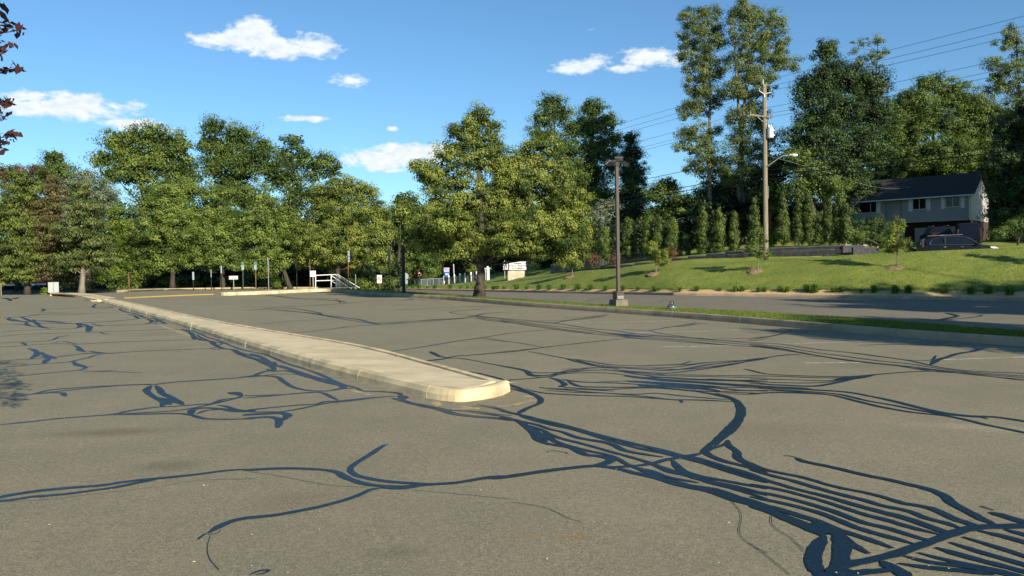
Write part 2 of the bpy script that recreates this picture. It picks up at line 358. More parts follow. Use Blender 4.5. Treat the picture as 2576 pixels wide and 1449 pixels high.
# rising ground beyond the street
WT = [(1380,686,86),(1428,679,81),(1553,668,73),(1734,644.5,67),(1940,624,62.5),(2132,616.5,59.5)]
xs2 = list(np.linspace(860, 2142, 60)); xs3 = list(np.linspace(2142, 3600, 40))
def hillrow(x, k):
    s = Stp(x, 1)
    if k == 0: return s
    if k == 1:
        if x < 1385: return s+Vector((0, 2, .1))
        if x <= 2140: y, Y = interp(x, WT); return pt(x, y+1.5, Y+.35)
        return s+Vector((0, 2, .1))
    y2 = interp(x, [(860,722),(1200,700),(1380,684),(1428,674),(1553,652),(1734,628),(1940,609),(2132,605),(2200,617),(2480,613),(2530,590),(3600,560)])[0]
    if k == 2: return pt(x, y2, interp(x, [(860,150),(1200,125),(1380,100),(1500,92),(1734,84),(1940,80),(2132,79),(2480,78),(3600,70)])[0])
    return pt(x, min(y2, 680)-70, 320)
hill = grid('hillside', [[hillrow(x, k) for x in xs2+xs3[1:]] for k in (0, 1, 2, 3)], M_GRASS); tag(hill, kind='structure')
# floor of the wood on the left
xl = list(np.linspace(-1400, 880, 40))
def back(x): return gp(x, interp(x, bk)[0])
rows = [[back(x)+Vector((0, .0, -.25 if x < 250 else -.02)) for x in xl], [back(x)+Vector((0, .25, -.25 if x < 250 else .11)) for x in xl], [col(x, 75, -.1) for x in xl], [col(x, 420, -5) for x in xl]]
wf = grid('woodland_floor', rows, M_FLOOR); tag(wf, kind='structure')

# ---------------------------------------------------------------- kerbs
def kerb(name, path, hgt, wid, m, side=1, stone=2.9, sub=.45, face=.0, seed=0, joint=None, parent=None, zoff=0.0, rad=.035):
    P = [Vector(p) for p in path]; d = [0.0]
    for a, b in zip(P, P[1:]): d.append(d[-1]+(b-a).length)
    rs = random.Random(seed)
    def at(s):
        s = max(0, min(d[-1], s))
        for i in range(len(P)-1):
            if s <= d[i+1] or i == len(P)-2: break
        t = (s-d[i])/max(1e-9, d[i+1]-d[i]); return P[i].lerp(P[i+1], t), i
    def nrm(s):
        a, _ = at(s-min(.25, sub)); b, _ = at(s+min(.25, sub)); t = (b-a).normalized(); return Vector((t.y, -t.x, 0)).normalized()*side
    mb = MB(); jb = MB(); s = 0.0
    prof = [(0.0, -.05), (-.004, hgt*.5), (-.018, hgt-rad), (-.018-rad*.3, hgt-rad*.3), (-.018-rad, hgt), (-wid, hgt-.004), (-wid, -.05)]
    while s < d[-1]-.05:
        e = min(d[-1], s+stone*rs.uniform(.85, 1.12)); gap = .012
        if d[-1]-e < .5: e = d[-1]
        n = max(2, int((e-s)/sub)+1); vs = []; jx = rs.uniform(-.006, .006)
        for i in range(n):
            q = s+gap*.5+(e-s-gap)*i/(n-1); c, _ = at(q); nn = nrm(q)
            for o, h in prof: vs.append(c+nn*(o+jx)+Vector((0, 0, h+zoff+(rs.uniform(-.003, .003)*min(1, sub*2) if h > .05 else 0))))
        k = len(prof); fs = []
        for i in range(n-1):
            for j in range(k-1): fs.append((i*k+j, i*k+j+1, (i+1)*k+j+1, (i+1)*k+j))
        fs.append(tuple(range(k-1, -1, -1))); fs.append(tuple((n-1)*k+j for j in range(k)))
        mb.add(vs, fs)
        if e < d[-1]:
            c, _ = at(e); nn = nrm(e); tt = Vector((-nn.y, nn.x, 0)); vs = []
            for q in (-.011, .011):
                for o, h in prof: vs.append(c+tt*q+nn*(o*1.0-.004 if o > -.1 else o+.01)+Vector((0, 0, h+zoff-.004)))
            fs = [(j, j+1, k+j+1, k+j) for j in range(k-1)]+[tuple(range(k-1, -1, -1)), tuple(k+j for j in range(k))]
            jb.add(vs, fs)
        s = e
    o = mb.build(name, m, parent); tag(o, kind='structure') if parent is None else None
    if jb.v: jb.build('mortar_joint', joint or M_KERBL, o)
    return o
kl = [gp(x, y) for x, y in KERBL[2:]]
kl2 = [Vector(p) for p in cat_rom([tuple(p) for p in kl], 1.5)]
k1 = kerb('kerb', kl2, .19, .16, M_KERB, side=-1 if False else 1, seed=1)
kfar = [Kp(x) for x in np.linspace(930, 3300, 60)]
k2 = kerb('kerb', kfar, .17, .17, M_KERB, side=1, stone=3.2, seed=2)
kw = [gp(x, y) for x, y in [(562,744),(600,742.6),(671,740.3),(771,735.2),(832,733.6)]]
k3 = kerb('kerb', [Vector(p) for p in cat_rom([tuple(p) for p in kw], 1.5)], .20, .18, M_KERBL, side=1, stone=3.5, seed=3)
kb = [gp(x, y) for x, y in [(300,735.6),(340,733.8),(422,731),(558,728.5),(660,727.3),(800,727)]]
k4 = kerb('kerb', [Vector(p) for p in cat_rom([tuple(p) for p in kb], 2)], .16, .18, M_KERB, side=1, stone=3.5, seed=4)
ky = [gp(x, y) for x, y in [(317,751),(365,748.5),(430,745.5),(490,743),(538,741.4)]]
k5 = kerb('yellow_kerb', [Vector(p) for p in cat_rom([tuple(p) for p in ky], 2)], .06, .12, M_YEL, side=1, stone=3.0, seed=5, joint=M_YEL)
# pavement behind the pale kerb
kwp = [Vector(p) for p in cat_rom([tuple(p) for p in kw], 1.5)]
pv = []
for p in kwp[3:]: pv.append(p+Vector((-.87, .48, 0))*.15+Vector((0, 0, .196)))
pv += [kwp[-1]+Vector((.4, 1.2, .17)), kwp[-1]+Vector((1.0, 4.6, .17)), kwp[-1]+Vector((-1.2, 5.0, .17)), kwp[len(kwp)//2]+Vector((-1.9, 1.0, .17))]
pave = mesh_obj('pavement', pv, [tuple(range(len(pv)))], M_CONC); tag(pave, kind='structure')

# grass strip between the car park kerb and the road
xs4 = np.linspace(836, 3800, 120)
def klp(x): y, = interp(x, KERBL); return gp(x, y)
def strip_row(t, h, j=0.0):
    r = []
    for i, x in enumerate(xs4):
        a = klp(x); b = Sp(x); b.z = zp(b.x); n = Vector((.84, .54, 0))
        q = (a+n*.155).lerp(b, t); q.z = zp(q.x)+h+j*math.sin(i*1.7); r.append(q)
    return r
gs = grid('grass_strip', [strip_row(0, .17), strip_row(.25, .178, .005), strip_row(.6, .17, .008), strip_row(.93, .15, .01), strip_row(1.02, -.03)], M_GRASS); tag(gs, kind='structure')
# blades standing on it
rg = np.random.RandomState(11)
def blades(name, pts, hmin, hmax, wd, seed, label, parent=None):
    r = np.random.RandomState(seed); n = len(pts); pts = np.array(pts)
    an = r.rand(n)*2*np.pi; h = hmin+(hmax-hmin)*r.rand(n); lean = (r.rand(n)-.5)*.9; la = r.rand(n)*2*np.pi
    dx = np.cos(an)*wd; dy = np.sin(an)*wd
    v = np.zeros((n, 3, 3)); v[:, 0] = pts; v[:, 1] = pts; v[:, 0, 0] -= dx; v[:, 0, 1] -= dy; v[:, 1, 0] += dx; v[:, 1, 1] += dy
    v[:, 2] = pts; v[:, 2, 2] += h; v[:, 2, 0] += np.cos(la)*lean*h; v[:, 2, 1] += np.sin(la)*lean*h
    o = mesh_obj(name, v.reshape(-1, 3), np.arange(n*3).reshape(-1, 3), M_BLADE, parent, tint=r.rand(n)**1.2)
    tag(o, label, 'grass', kind='stuff'); return o
bp = []
for _ in range(52000):
    u = rg.rand(); x = 850+1850*(u**.62); t = rg.rand()*1.0
    a = klp(x)+Vector((.84, .54, 0))*.16; b = Sp(x); q = a.lerp(b, t); bp.append((q.x, q.y, zp(q.x)+.168))
blades('grass', bp, .03, .095, .006, 5, 'mown green grass of the narrow strip behind the dark car park kerb')
bp = []
for _ in range(70000):
    x = 940+1850*(rg.rand()**.8); t = .09+.9*(rg.rand()**1.4); q = lawn_t(x, t); bp.append((q.x, q.y, q.z+.01))
blades('grass', bp, .04, .10, .013, 6, 'mown lawn grass on the slope between road and street')

# ---------------------------------------------------------------- traffic island with its walk
def gxy(x, y, h=0): p = gp(x, y, h); return p
il = [(181,747),(255,762),(400,804.5),(520,842.5),(644,883),(830,939),(1030,990.5)]
nose_l = gp(1030, 990.5); 
left = [gp(x, y) for x, y in il[1:]]
rt = [(1254,953),(1100,913),(900,864.5),(629,820),(460,788),(340,762),(285,752)]
right = [gp(x, y, .15)-Vector((0, 0, .15)) for x, y in rt]
nz = [gp(x, y) for x, y in [(1075,1002),(1120,1009.5),(1165,1011.5),(1215,1006),(1262,996),(1283,984)]]
ring = [tuple(p) for p in left]+[tuple(p) for p in nz]+[tuple(p+Vector((.03, 0, 0))) for p in right]
ringp = [Vector(p) for p in cat_rom(ring, .10)]
isl = kerb('traffic_island', ringp, .15, .15, M_KERBL, side=1, stone=1.9, sub=.09, seed=8, rad=.045)
# one concrete all round: the long left face is darker only by grazing light
inner = []
for i, p in enumerate(ringp):
    a = ringp[max(0, i-1)]; b = ringp[min(len(ringp)-1, i+1)]; t = (b-a).normalized(); n = Vector((-t.y, t.x, 0)).normalized(); inner.append(p+n*.145)
nl = len(inner)
half = min(range(nl), key=lambda i: inner[i].y)
A = inner[:half+1]; B = inner[half:][::-1]
def resamp(P, n):
    d = [0]
    for a, b in zip(P, P[1:]): d.append(d[-1]+(b-a).length)
    out = []
    for k in range(n):
        s = d[-1]*k/(n-1)
        for i in range(len(P)-1):
            if s <= d[i+1]+1e-9: break
        out.append(P[i].lerp(P[i+1], (s-d[i])/max(1e-9, d[i+1]-d[i])))
    return out
A = resamp(A, 90); B = resamp(B, 90)
rows = []
for t in (0, .1, .5, .9, .93, 1.0):
    rows.append([(A[i].lerp(B[i], t)) + Vector((0, 0, {0: .146, .1: .147, .5: .146, .9: .142, .93: .118, 1.0: .118}[t])) for i in range(90)])
walk = grid('walk_surface', rows, M_CONC, isl, smooth=False)
# far piece of the island beyond the gap
fp_ = [gp(x, y) for x, y in [(125.5,741.5),(150,742.5),(181,746.5),(211,753.5),(234,759)]]
fr_ = [gp(x, y, .14)-Vector((0, 0, .14)) for x, y in [(292,749.5),(257,743.5),(212,737.5),(169,736.6),(125,738.5)]]
ring2 = [Vector(p) for p in cat_rom([tuple(p) for p in fp_]+[tuple(p) for p in fr_], 1.0)]
isl2 = kerb('traffic_island', ring2, .14, .15, M_KERBL, side=1, stone=2.4, seed=9)
tp = [p+Vector((0, 0, .137)) for p in ring2]
mesh_obj('walk_surface', tp, [tuple(range(len(tp)))], M_CONC, isl2)
# old yellow lines, parking stripes
def stripe_mesh(name, segs, wd, m, parent, z=.0034):
    mb = MB()
    for a, b in segs:
        a = Vector(a); b = Vector(b); t = (b-a).normalized(); n = Vector((t.y, -t.x, 0))*wd/2; k = max(1, int((b-a).length/1.2))
        for i in range(k):
            p = a.lerp(b, i/k); q = a.lerp(b, (i+1)/k); mb.add([p-n+Vector((0,0,z)), p+n+Vector((0,0,z)), q+n+Vector((0,0,z)), q-n+Vector((0,0,z))], [(0, 1, 2, 3)])
    o = mb.build(name, m, parent); return o
def zc(x0, y0, s): return lambda p: gp((x0+p[0]/s)/1.59006, (y0+p[1]/s)/1.59006)
ZA = zc(0,1150,2.415); ZB = zc(1000,1150,2.415); ZC = zc(2000,1150,2.403); ZD = zc(3000,1150,2.350); ZE = zc(0,1700,2.399); ZF = zc(1000,1700,2.399); ZG = zc(2000,1650,2.2155); ZH = zc(3000,1700,2.350)
ws = [(ZC((540,342)),ZC((1830,318))),(ZC((1200,440)),ZD((400,388))),(ZC((0,212)),ZC((460,209))),(ZC((0,270)),ZC((1010,254))),(ZD((300,531)),ZD((1650,493))),(ZD((1820,680)),ZD((2700,650))),(ZD((520,711)),ZD((1100,704))),(ZC((1560,572)),ZC((2250,560))),(ZC((620,451)),ZC((1000,446))),(ZB((1000,186)),ZB((1350,178))),(ZB((1850,136)),ZB((1990,134))),(ZB((1400,232)),ZB((1800,222))),(ZD((2000,565)),ZD((2700,585)))]
stripe_mesh('parking_stripe', ws, .09, M_WHITE, lot)
ys = [(ZB((1950,1178)),ZB((2220,1170))),(ZC((-40,1148)),ZC((100,1137))),(ZC((100,1137)),ZC((220,1110))),(ZC((220,1110)),ZC((330,1085))),(ZB((1790,1110)),ZB((1830,1150))),(ZB((2050,1150)),ZB((2150,1170))),(ZC((220,1048)),ZC((380,1050))),
      (ZA((1530,362)),ZA((1700,420))),(ZA((1700,420)),ZA((1840,472))),(ZB((1000,995)),ZB((1180,1045)))]
for i in range(14):
    a = il[1]; t = i/14; p = gp(480+560*t, 829+.283*(560*t)+6) ; ys.append((p+Vector((-.1, -.05, 0)), p+Vector((-.62, -.12, 0))))
stripe_mesh('yellow_line', ys, .10, M_YELW, lot, z=.0038)

M_DIRT = worn('kerb_dirt', (.15, .105, .06), .02)
def band(name, path, w0, w1, m, parent, z):
    vs = []; n_ = len(path); rs = random.Random(12)
    for i, p in enumerate(path):
        a = path[max(0, i-1)]; q = path[min(n_-1, i+1)]; t = (q-a).normalized(); n = Vector((t.y, -t.x, 0)).normalized(); w_ = w0+(w1-w0)*rs.random()
        for o in (-.02, w_): X = p+n*o; vs.append((X.x, X.y, zp(X.x)+z))
    mesh_obj(name, vs, [(2*i, 2*i+1, 2*i+3, 2*i+2) for i in range(n_-1)], m, parent)
band('kerb_dirt', ringp[:int(len(ringp)*.52)], .06, .16, M_DIRT, lot, .0024)
band('kerb_dirt', [Vector(p) for p in cat_rom([tuple(p) for p in kl2], .3)], .05, .12, M_DIRT, lot, .0026)
jm = MB()
for i in range(6, 88, 3):
    a = A[i].lerp(B[i], .03); c = A[i].lerp(B[i], .89); t = (c-a).normalized(); n = Vector((t.y, -t.x, 0))*.005
    jm.add([a-n+Vector((0,0,.149)), a+n+Vector((0,0,.149)), c+n+Vector((0,0,.1445)), c-n+Vector((0,0,.1445))], [(0, 1, 2, 3)])
jm.build('expansion_joint', mat('joint_grime', (.30, .25, .17), .95), isl)
# ---------------------------------------------------------------- tar poured into the cracks, traced run by run; default width 9 cm
TARS = [
(ZA, """.08;0,1328 300,1298 600,1265 900,1243 1100,1225 1250,1195 1500,1160 1700,1150 1950,1130 2050,1125 2150,1085 2290,1070 2340,1050 2473,1045 2740,1035
.08;1100,1225 1400,1212 1700,1192 1950,1150 2150,1105 2340,1062
.08;1050,1235 1350,1228 1700,1220 1850,1235 1980,1270 2200,1275 2473,1268
.12;1850,1235 1835,1200 1880,1175 1990,1165 2150,1178 2300,1200 2473,1195
.07;1900,1225 2000,1190 2200,1180
.07;2100,1140 2180,1150 2300,1185 2473,1190
.13;1460,950 1420,1000 1490,1060 1580,1110 1560,1150
.13;1505,950 1540,990 1570,1025 1640,1060 1700,1100 1770,1135
.12;1500,1060 1580,1085 1650,1135
.20;2210,1015 2260,1022 2330,1045
.10;0,1072 180,1050 350,1025 500,990 800,968 1100,950 1400,938 1480,940 1700,915 2000,895 2300,875 2430,855 2520,850
.08;350,1030 560,1005 800,980 1100,955
.10;250,1040 450,1022 560,1018 640,1025
.12;600,1022 632,1052
.08;0,865 200,855 450,830 750,800 830,772 760,745 710,722 740,705 850,680 920,655 1000,645
.06;750,802 900,812 1100,815 1380,825
.06;800,775 870,768 910,764
.08;900,810 1000,808 1110,800
.13;710,725 740,745 820,775
.08;0,775 150,762 400,740 650,722 720,705
.08;0,715 200,697 350,690 500,680 700,655 850,640 1050,637 1400,615 1800,600 2030,590 2100,572
.08;560,665 700,655 830,638 900,638 1100,640
.12;860,615 950,630 1100,640
.14;270,590 330,605 355,640 300,690
.15;370,620 450,660 540,690
.15;480,680 445,705 420,738
.12;370,665 480,680 560,672
.08;0,575 200,565 400,550 600,545 750,550 900,540 1200,525 1500,515 1860,505
.08;0,540 150,530 350,525 450,518 520,505 570,480 665,462
.08;480,540 600,522 660,530 760,550
.12;210,535 235,545 250,562
.13;705,560 760,580 770,605 830,625
.08;0,475 200,455 500,445 750,437 860,435 1100,425 1400,415 1700,405 1800,405
.08;860,430 950,430 1000,445 1050,455
.08;0,435 150,420 350,410 550,403 720,395 850,376 1000,372 1300,360 1500,350 1690,352
.13;0,292 100,290 200,285 330,270 430,258 700,262 900,258
.14;60,300 130,310 250,335 330,320 480,330 640,345 760,350
.14;100,290 80,310 150,325 300,330 380,345 520,345 700,350 760,345 850,340 1050,330 1250,312 1330,308
.14;250,335 280,370 400,385 480,400
.14;320,310 350,345 420,385 540,385
.10;0,355 150,355 230,362 290,375
.14;200,285 290,320 370,320 480,325 640,332
.16;740,350 780,375 720,395
.20;760,345 860,380 850,430
.12;880,350 950,365 1000,372
.08;0,222 200,215 400,208 700,205 930,195
.16;400,205 430,215 400,230
.06;0,245 200,240 430,240 800,250 1200,238
.14;930,160 900,190 1000,200 1090,190 940,185
.06;0,188 300,182 700,178
.35;20,103 60,108 120,112 180,97
.25;60,102 110,130
.25;610,90 700,92
.08;0,148 200,140 280,138
.08;800,128 850,132
.14;1150,205 1180,225 1250,245 1320,258 1240,265 1300,272 1340,300 1400,300 1440,310 1470,335 1400,352
.14;1320,258 1400,290 1480,300 1560,330 1580,350 1430,350
.12;1440,310 1520,330 1480,345
.14;1750,405 1830,430 1880,480 1950,510 2030,520 2090,560 2150,590 2250,605 2330,650 2473,695 2600,760
.09;1800,405 1900,435 2000,480 2100,510 2200,550 2300,590 2473,632
.09;1900,455 1950,490 2040,520 2150,540 2090,565
.09;2030,590 2100,600 2180,590
.08;2250,605 2350,640 2473,670
.12;1860,480 1880,508"""),
(ZB, """.14;0,640 100,670 180,720 220,750 280,760 350,780 450,810 560,850 700,890 800,920 870,940 900,970 860,990
.09;0,620 150,650 250,690 350,735 500,780 650,830 760,880 870,930 1020,970 1080,1000 1150,1005 1300,1010 1430,1025 1460,1050
.12;0,690 90,700 200,760 230,800 160,810 80,835 30,860
.12;160,790 240,812 330,805 450,825 540,860 640,890 740,920 880,955
.10;-90,865 0,865 150,855 270,870 320,910 430,970 600,1000 760,1000 880,980 1000,975
.05;130,850 250,840 420,840 500,850
.15;230,720 230,790
.09;300,1040 600,1017 700,1020 760,1050 850,1092
.09;-60,1072 300,1040 600,1012
.08;-60,1200 0,1187 200,1165 450,1140 640,1130 720,1105 850,1100 1000,1085 1200,1065 1430,1050
.08;-60,1205 250,1205 400,1190 600,1150 750,1120 900,1105 1200,1070
.13;-60,1275 0,1268 170,1255 260,1270 285,1310 270,1360
.14;-60,1240 0,1230 170,1222 300,1218 355,1240 310,1290
.14;1370,1070 1450,1090 1550,1120 1650,1140 1800,1170 1900,1200 2000,1230 2200,1250 2400,1265 2531,1290
.20;1440,1050 1490,1062 1470,1090
.06;1650,1150 1900,1182 2100,1200 2300,1230 2531,1262
.05;1950,1190 2150,1195 2400,1230 2531,1240
.09;2200,1130 2350,1160 2531,1215
.05;2100,1150 2250,1150 2400,1180
.14;-60,185 200,190 400,185 700,170 950,150 1200,135 1400,125 1560,118 1700,108
.16;100,75 250,80 400,100 600,105 760,120 870,130 930,148
.16;150,75 300,90 380,100 500,112 700,125 850,130 870,148
.14;640,110 800,110 860,120
.12;1530,105 1570,118 1450,130
.12;1655,130 1700,120 1780,125 1830,140
.10;1700,145 1860,155
.16;-60,222 110,213 200,200 350,200 500,215 660,245 700,265 900,290 1050,310 1150,335 1250,350 1400,345 1550,330 1800,310 2000,300 2130,285 2200,268 2300,250 2531,237
.10;150,215 300,225 500,240 680,267 850,297 1000,322 1200,352 1300,358 1500,347 1800,322 2150,292
.10;200,205 400,228 600,248 700,272 850,285
.08;1200,340 1400,337 1700,320 2100,296
.08;370,440 600,425 850,395 960,375 1200,362 1350,355
.04;880,395 1100,375 1300,360
.06;0,355 150,350 400,325 700,312 910,298
.08;1220,630 1400,615 1700,570 2000,520 2230,488 2531,440
.08;2230,488 2531,530
.12;1570,705 1700,710 1850,695 1990,665 2200,650 2531,618
.14;1740,620 1780,640 1830,665 1900,680
.07;1640,715 1850,692 2000,685 2150,705 2350,745 2531,775
.08;1400,215 1700,205 2000,190 2300,180 2340,178
.07;2280,205 2150,215 1960,235 1940,245 2000,258 2130,270 2200,282 2531,312
.16;2180,275 2350,292 2531,312
.14;2180,285 2350,312 2531,332
.10;2150,292 2350,325 2531,345
.08;2050,810 2200,830 2400,880 2450,900 2560,895
.07;900,105 1400,95 1700,90
.05;2000,182 2340,186 2531,190"""),
(ZC, """.13;0,297 170,310 380,330 600,355 850,392 1100,415 1300,445 1500,462 1800,480 2100,505 2350,530 2576,545
.12;0,305 250,340 500,372 800,402 1050,440 1250,462 1450,480 1700,498 2000,515 2300,543 2576,560
.12;0,315 250,352 500,388 800,425 1100,455 1300,485 1600,500 1900,528 2200,555 2576,582
.09;0,325 250,362 500,400 800,440 1100,468 1300,490 1700,520 2100,550 2400,568
.07;0,310 400,340 510,345
.08;250,315 500,318 700,315 850,300 950,287 1040,262
.14;500,347 560,335 700,310 900,287 960,277
.12;600,290 800,290 1040,260
.05;0,320 300,372 900,447 1200,478
.30;1050,440 1300,464 1470,476
.25;1150,455 1300,472 1460,480
.10;1180,400 1300,410 1430,415 1550,395 1700,372 1850,345 1890,335
.08;1430,415 1530,440 1700,465 1900,490 2200,515
.16;1560,385 1750,372 1900,350 2000,345
.08;2070,485 2250,490 2400,490 2576,472
.08;2300,520 2450,510 2576,490
.10;1150,450 1300,447 1500,468 1900,495 2300,520
.06;0,455 100,440 200,430 520,403
.07;0,515 150,530 300,555 420,575
.10;-50,633 0,628 200,610 430,577 700,545 1000,512 1240,490
.06;0,619 250,597 430,575
.09;270,615 400,640 640,685 750,695 900,720 1100,748 1400,752 1600,745 1750,738 1840,710
.12;640,688 800,730 950,760 1150,775 1400,788 1600,800 1800,780 2000,745 2300,710 2576,672
.08;700,690 900,742 1150,765 1400,775 1700,765 1950,730 2200,708 2400,702
.10;1400,772 1700,790 2000,768 2300,725 2576,685
.10;1100,790 1300,810 1600,825 1850,800 2100,765 2350,722
.07;1300,765 1500,752 1800,742 2000,722 2300,705
.14;0,755 100,770 240,800 290,840 400,850 450,855
.10;240,805 350,822 600,820 900,797 1100,800 1300,832 1500,860 1800,880 2100,890 2400,910 2576,930
.10;280,820 300,850 480,845 650,802 900,772 1150,782
.08;310,860 450,865 600,832 850,822 1050,827 1250,850 1500,890
.08;60,893 200,885 400,868 500,858 600,828 850,780
.06;600,790 700,785 950,780
.15;480,870 560,890 625,930 600,950 560,955
.12;600,885 700,902 850,915 1100,920 1400,937 1700,945 2000,960 2300,990 2576,1000
.12;650,900 750,948 900,960 1200,962 1500,960 1800,990 2050,1030 2200,1070
.08;560,955 700,967 1000,985 1200,975 1500,970 1900,1005 2100,1030
.09;380,965 600,985 850,1007 1100,1025 1400,1050 1650,1080 1900,1085 2250,1100
.08;440,990 700,1010 1000,1018 1300,1030 1500,1020 1800,1050 2200,1082
.08;250,980 400,1015 600,1030 900,1043 1200,1050 1500,1070 1750,1092
.10;1740,1085 1755,1112
.09;380,962 500,975 850,985 1100,1000
.05;960,905 1100,905 1300,900
.28;1200,852 1400,875 1600,895 1900,915 2200,935 2576,955
.26;1200,900 1500,920 1800,950 2100,1000
.16;1300,870 1600,868 1900,890 2300,900 2576,908
.08;1350,840 1700,852 2100,862 2576,872
.30;1330,945 1600,950 1900,980
.08;1500,830 1800,842 2200,850 2576,855
.12;1000,790 1100,802 1300,820 1600,845
.16;1350,905 1600,920 1900,940 2200,965
.08;1700,980 2000,1002 2576,1022
.12;2000,880 2300,895 2576,890
.10;2100,960 2576,968
.08;2150,1022 2400,1030 2576,1015
.08;2100,1000 2576,990
.13;80,930 180,970 300,1020 370,1060 390,1090 370,1120 300,1150 220,1190 180,1220
.08;80,965 200,1000 300,1028
.17;2080,1020 2230,1070 2290,1110 2315,1180 2300,1250 2250,1330 2150,1430 2080,1500
.14;410,100 550,90 700,75
.14;640,70 680,78
.14;830,125 900,112 1050,90 1100,80
.09;1000,128 1100,118
.08;1330,130 1520,130 1600,115 1780,100
.06;1200,150 2000,160 2500,165
.06;2050,225 2350,210
.06;-100,62 150,66 300,62"""),
(ZD, """.09;0,515 300,535 600,580 900,610 1200,650 1500,690 1750,745 2050,785 2576,810 2900,825
.09;0,530 300,560 600,610 900,650 1200,690 1500,720 1750,760 2100,800 2576,835 2900,855
.09;0,545 350,590 600,635 900,680 1200,715 1500,745 1750,775 2200,820 2576,850 2900,880
.08;0,550 400,605 700,655 1000,700 1300,725 1650,765 2000,812 2576,868 2900,900
.08;480,620 800,670 1100,710 1400,740 1700,788 2100,818 2576,880
.18;1550,762 1800,785 2050,802
.18;0,545 200,562 420,600
.07;740,595 1000,620 1300,660 1500,685 1700,685 1750,640
.12;-60,700 100,672 300,640 480,628
.07;400,640 700,655
.18;1700,728 1750,690 1830,665 1950,625 2100,600 2180,575 2250,555
.10;1000,545 1400,538 1900,545 2100,565 2150,580
.10;1600,495 1680,515 1850,520
.12;0,490 200,460 350,420 400,400 250,380
.10;380,420 600,420
.10;-60,770 0,780 150,815 400,830 700,838 950,840 1200,820 1450,800 1650,790 1900,795
.09;0,830 300,838 600,850 850,852 1100,832
.08;0,860 400,870 700,880 900,860
.08;0,885 400,900 700,895 950,857
.14;0,905 300,920 600,930 800,900 1000,860
.26;800,872 950,857 1150,828
.15;0,930 300,950 600,965 900,985 1100,1020 1300,1060 1500,1110 1700,1160 1900,1195 2100,1215 2300,1220 2576,1260 2800,1300
.10;0,945 300,965 600,985 850,1010 1100,1067 1350,1110 1600,1160 1850,1200 2100,1212 2240,1240
.12;0,1000 300,990 600,1000 800,1020 1000,1070 1200,1120 1500,1175 1800,1205 2000,1240 2200,1290 2400,1330 2576,1365 2800,1410
.08;0,975 300,975 700,1002
.30;0,925 200,940 450,950 600,965
.18;200,960 500,985
.06;0,160 300,155
.08;200,190 430,190 1200,200 1500,210
.22;1540,290 1750,303 1850,290 1950,270 1900,250 1830,240
.10;1750,310 2100,280 2170,260 2000,250"""),
(ZE, """.10;-60,708 0,700 100,680 250,655 400,635 600,615 800,600 1000,582 1200,552 1400,530 1600,510 1900,478 2200,440 2457,430
.09;-60,742 0,735 150,720 300,695 450,685 700,660 900,632 1100,605 1300,565 1500,530
.03;1990,1055 1960,1060 1900,1105
.015;1995,1060 2080,1050 2120,1015
.012;2020,1070 1990,1180 2010,1290 2100,1400
.012;0,745 400,728 900,670 1500,600 1900,540 2457,520"""),
(ZF, """.11;-40,432 0,437 200,425 450,422 700,435 830,455 900,490 1000,540 1150,580 1300,595 1450,600 1650,585 1800,575 2000,560 2200,525 2350,505 2560,495
.11;820,460 900,510 1000,550
.105;1300,195 1220,240 1150,290 1020,370 960,430 1000,480 1100,512 1300,545 1500,560 1700,573 1850,573
.10;1250,612 1150,630 1020,690 900,730 700,785 500,825 250,870 0,895 -120,915 -200,940 -300,985 -395,1045
.09;1250,610 1450,615 1650,592
.012;1560,630 1900,660 2514,720
.012;0,455 300,500 700,575 1000,600 1130,605
.035;0,1449 60,1420 110,1405 185,1405 140,1430 60,1449
.02;1250,205 1330,190"""),
(ZG, """.14;0,-12 180,25 400,80 600,130 800,185 1000,235 1200,285 1400,330 1600,385 1750,415 1900,460 2100,520 2375,605
.11;180,38 400,100 700,165 950,245 1250,325 1450,365 1600,402 1800,455 2000,520 2375,632
.13;0,45 150,75 220,120 280,180 320,235 400,275 540,300 640,320 760,380 860,390 990,420 930,460 870,475
.11;0,55 200,85 350,120 430,150 560,180 700,230 900,265 1000,290 1100,340 1250,370 1450,400
.10;200,110 290,130 380,160 450,200 560,240 700,275 850,315 1000,360 1150,400 1350,460 1500,530 1700,570 1900,620 2100,665 2375,730
.11;300,180 400,200 500,265 640,310 800,350 950,380 1050,420 1150,475 1250,510
.14;290,135 350,205 420,262
.14;200,90 270,150 340,200
.13;-120,590 0,583 250,548 450,520 700,490 850,480 1000,492 1200,480 1350,460 1500,420 1700,385 1790,365
.11;800,480 930,450 1000,425
.15;860,480 1050,505 1200,545 1400,590 1600,650 1750,680 1900,715 2050,770 2200,810 2375,850
.13;1180,490 1300,525 1400,580 1550,620 1700,660 1900,690 2100,755 2375,830
.08;1200,490 1350,525 1500,580 1650,610 1770,630
.10;1350,460 1500,510 1650,560 1800,605 2000,645 2200,690 2375,745
.11;1530,430 1600,510 1700,550 1850,585 2050,620 2375,685
.14;2140,-10 2110,80 2070,150 1990,210 1900,280 1830,340 1790,370
.11;1830,340 1850,380 2000,440 2150,475 2375,540
.10;1840,340 1990,290 2020,262
.13;2020,250 2030,300 2100,350 2110,410 2200,460 2375,520
.09;1800,620 2100,690 2375,775
.012;2050,790 2120,870 2140,960 2120,1060 2180,1150 2375,1260
.02;415,355 480,345 580,360 600,370
.012;100,800 400,850 600,940 720,980"""),
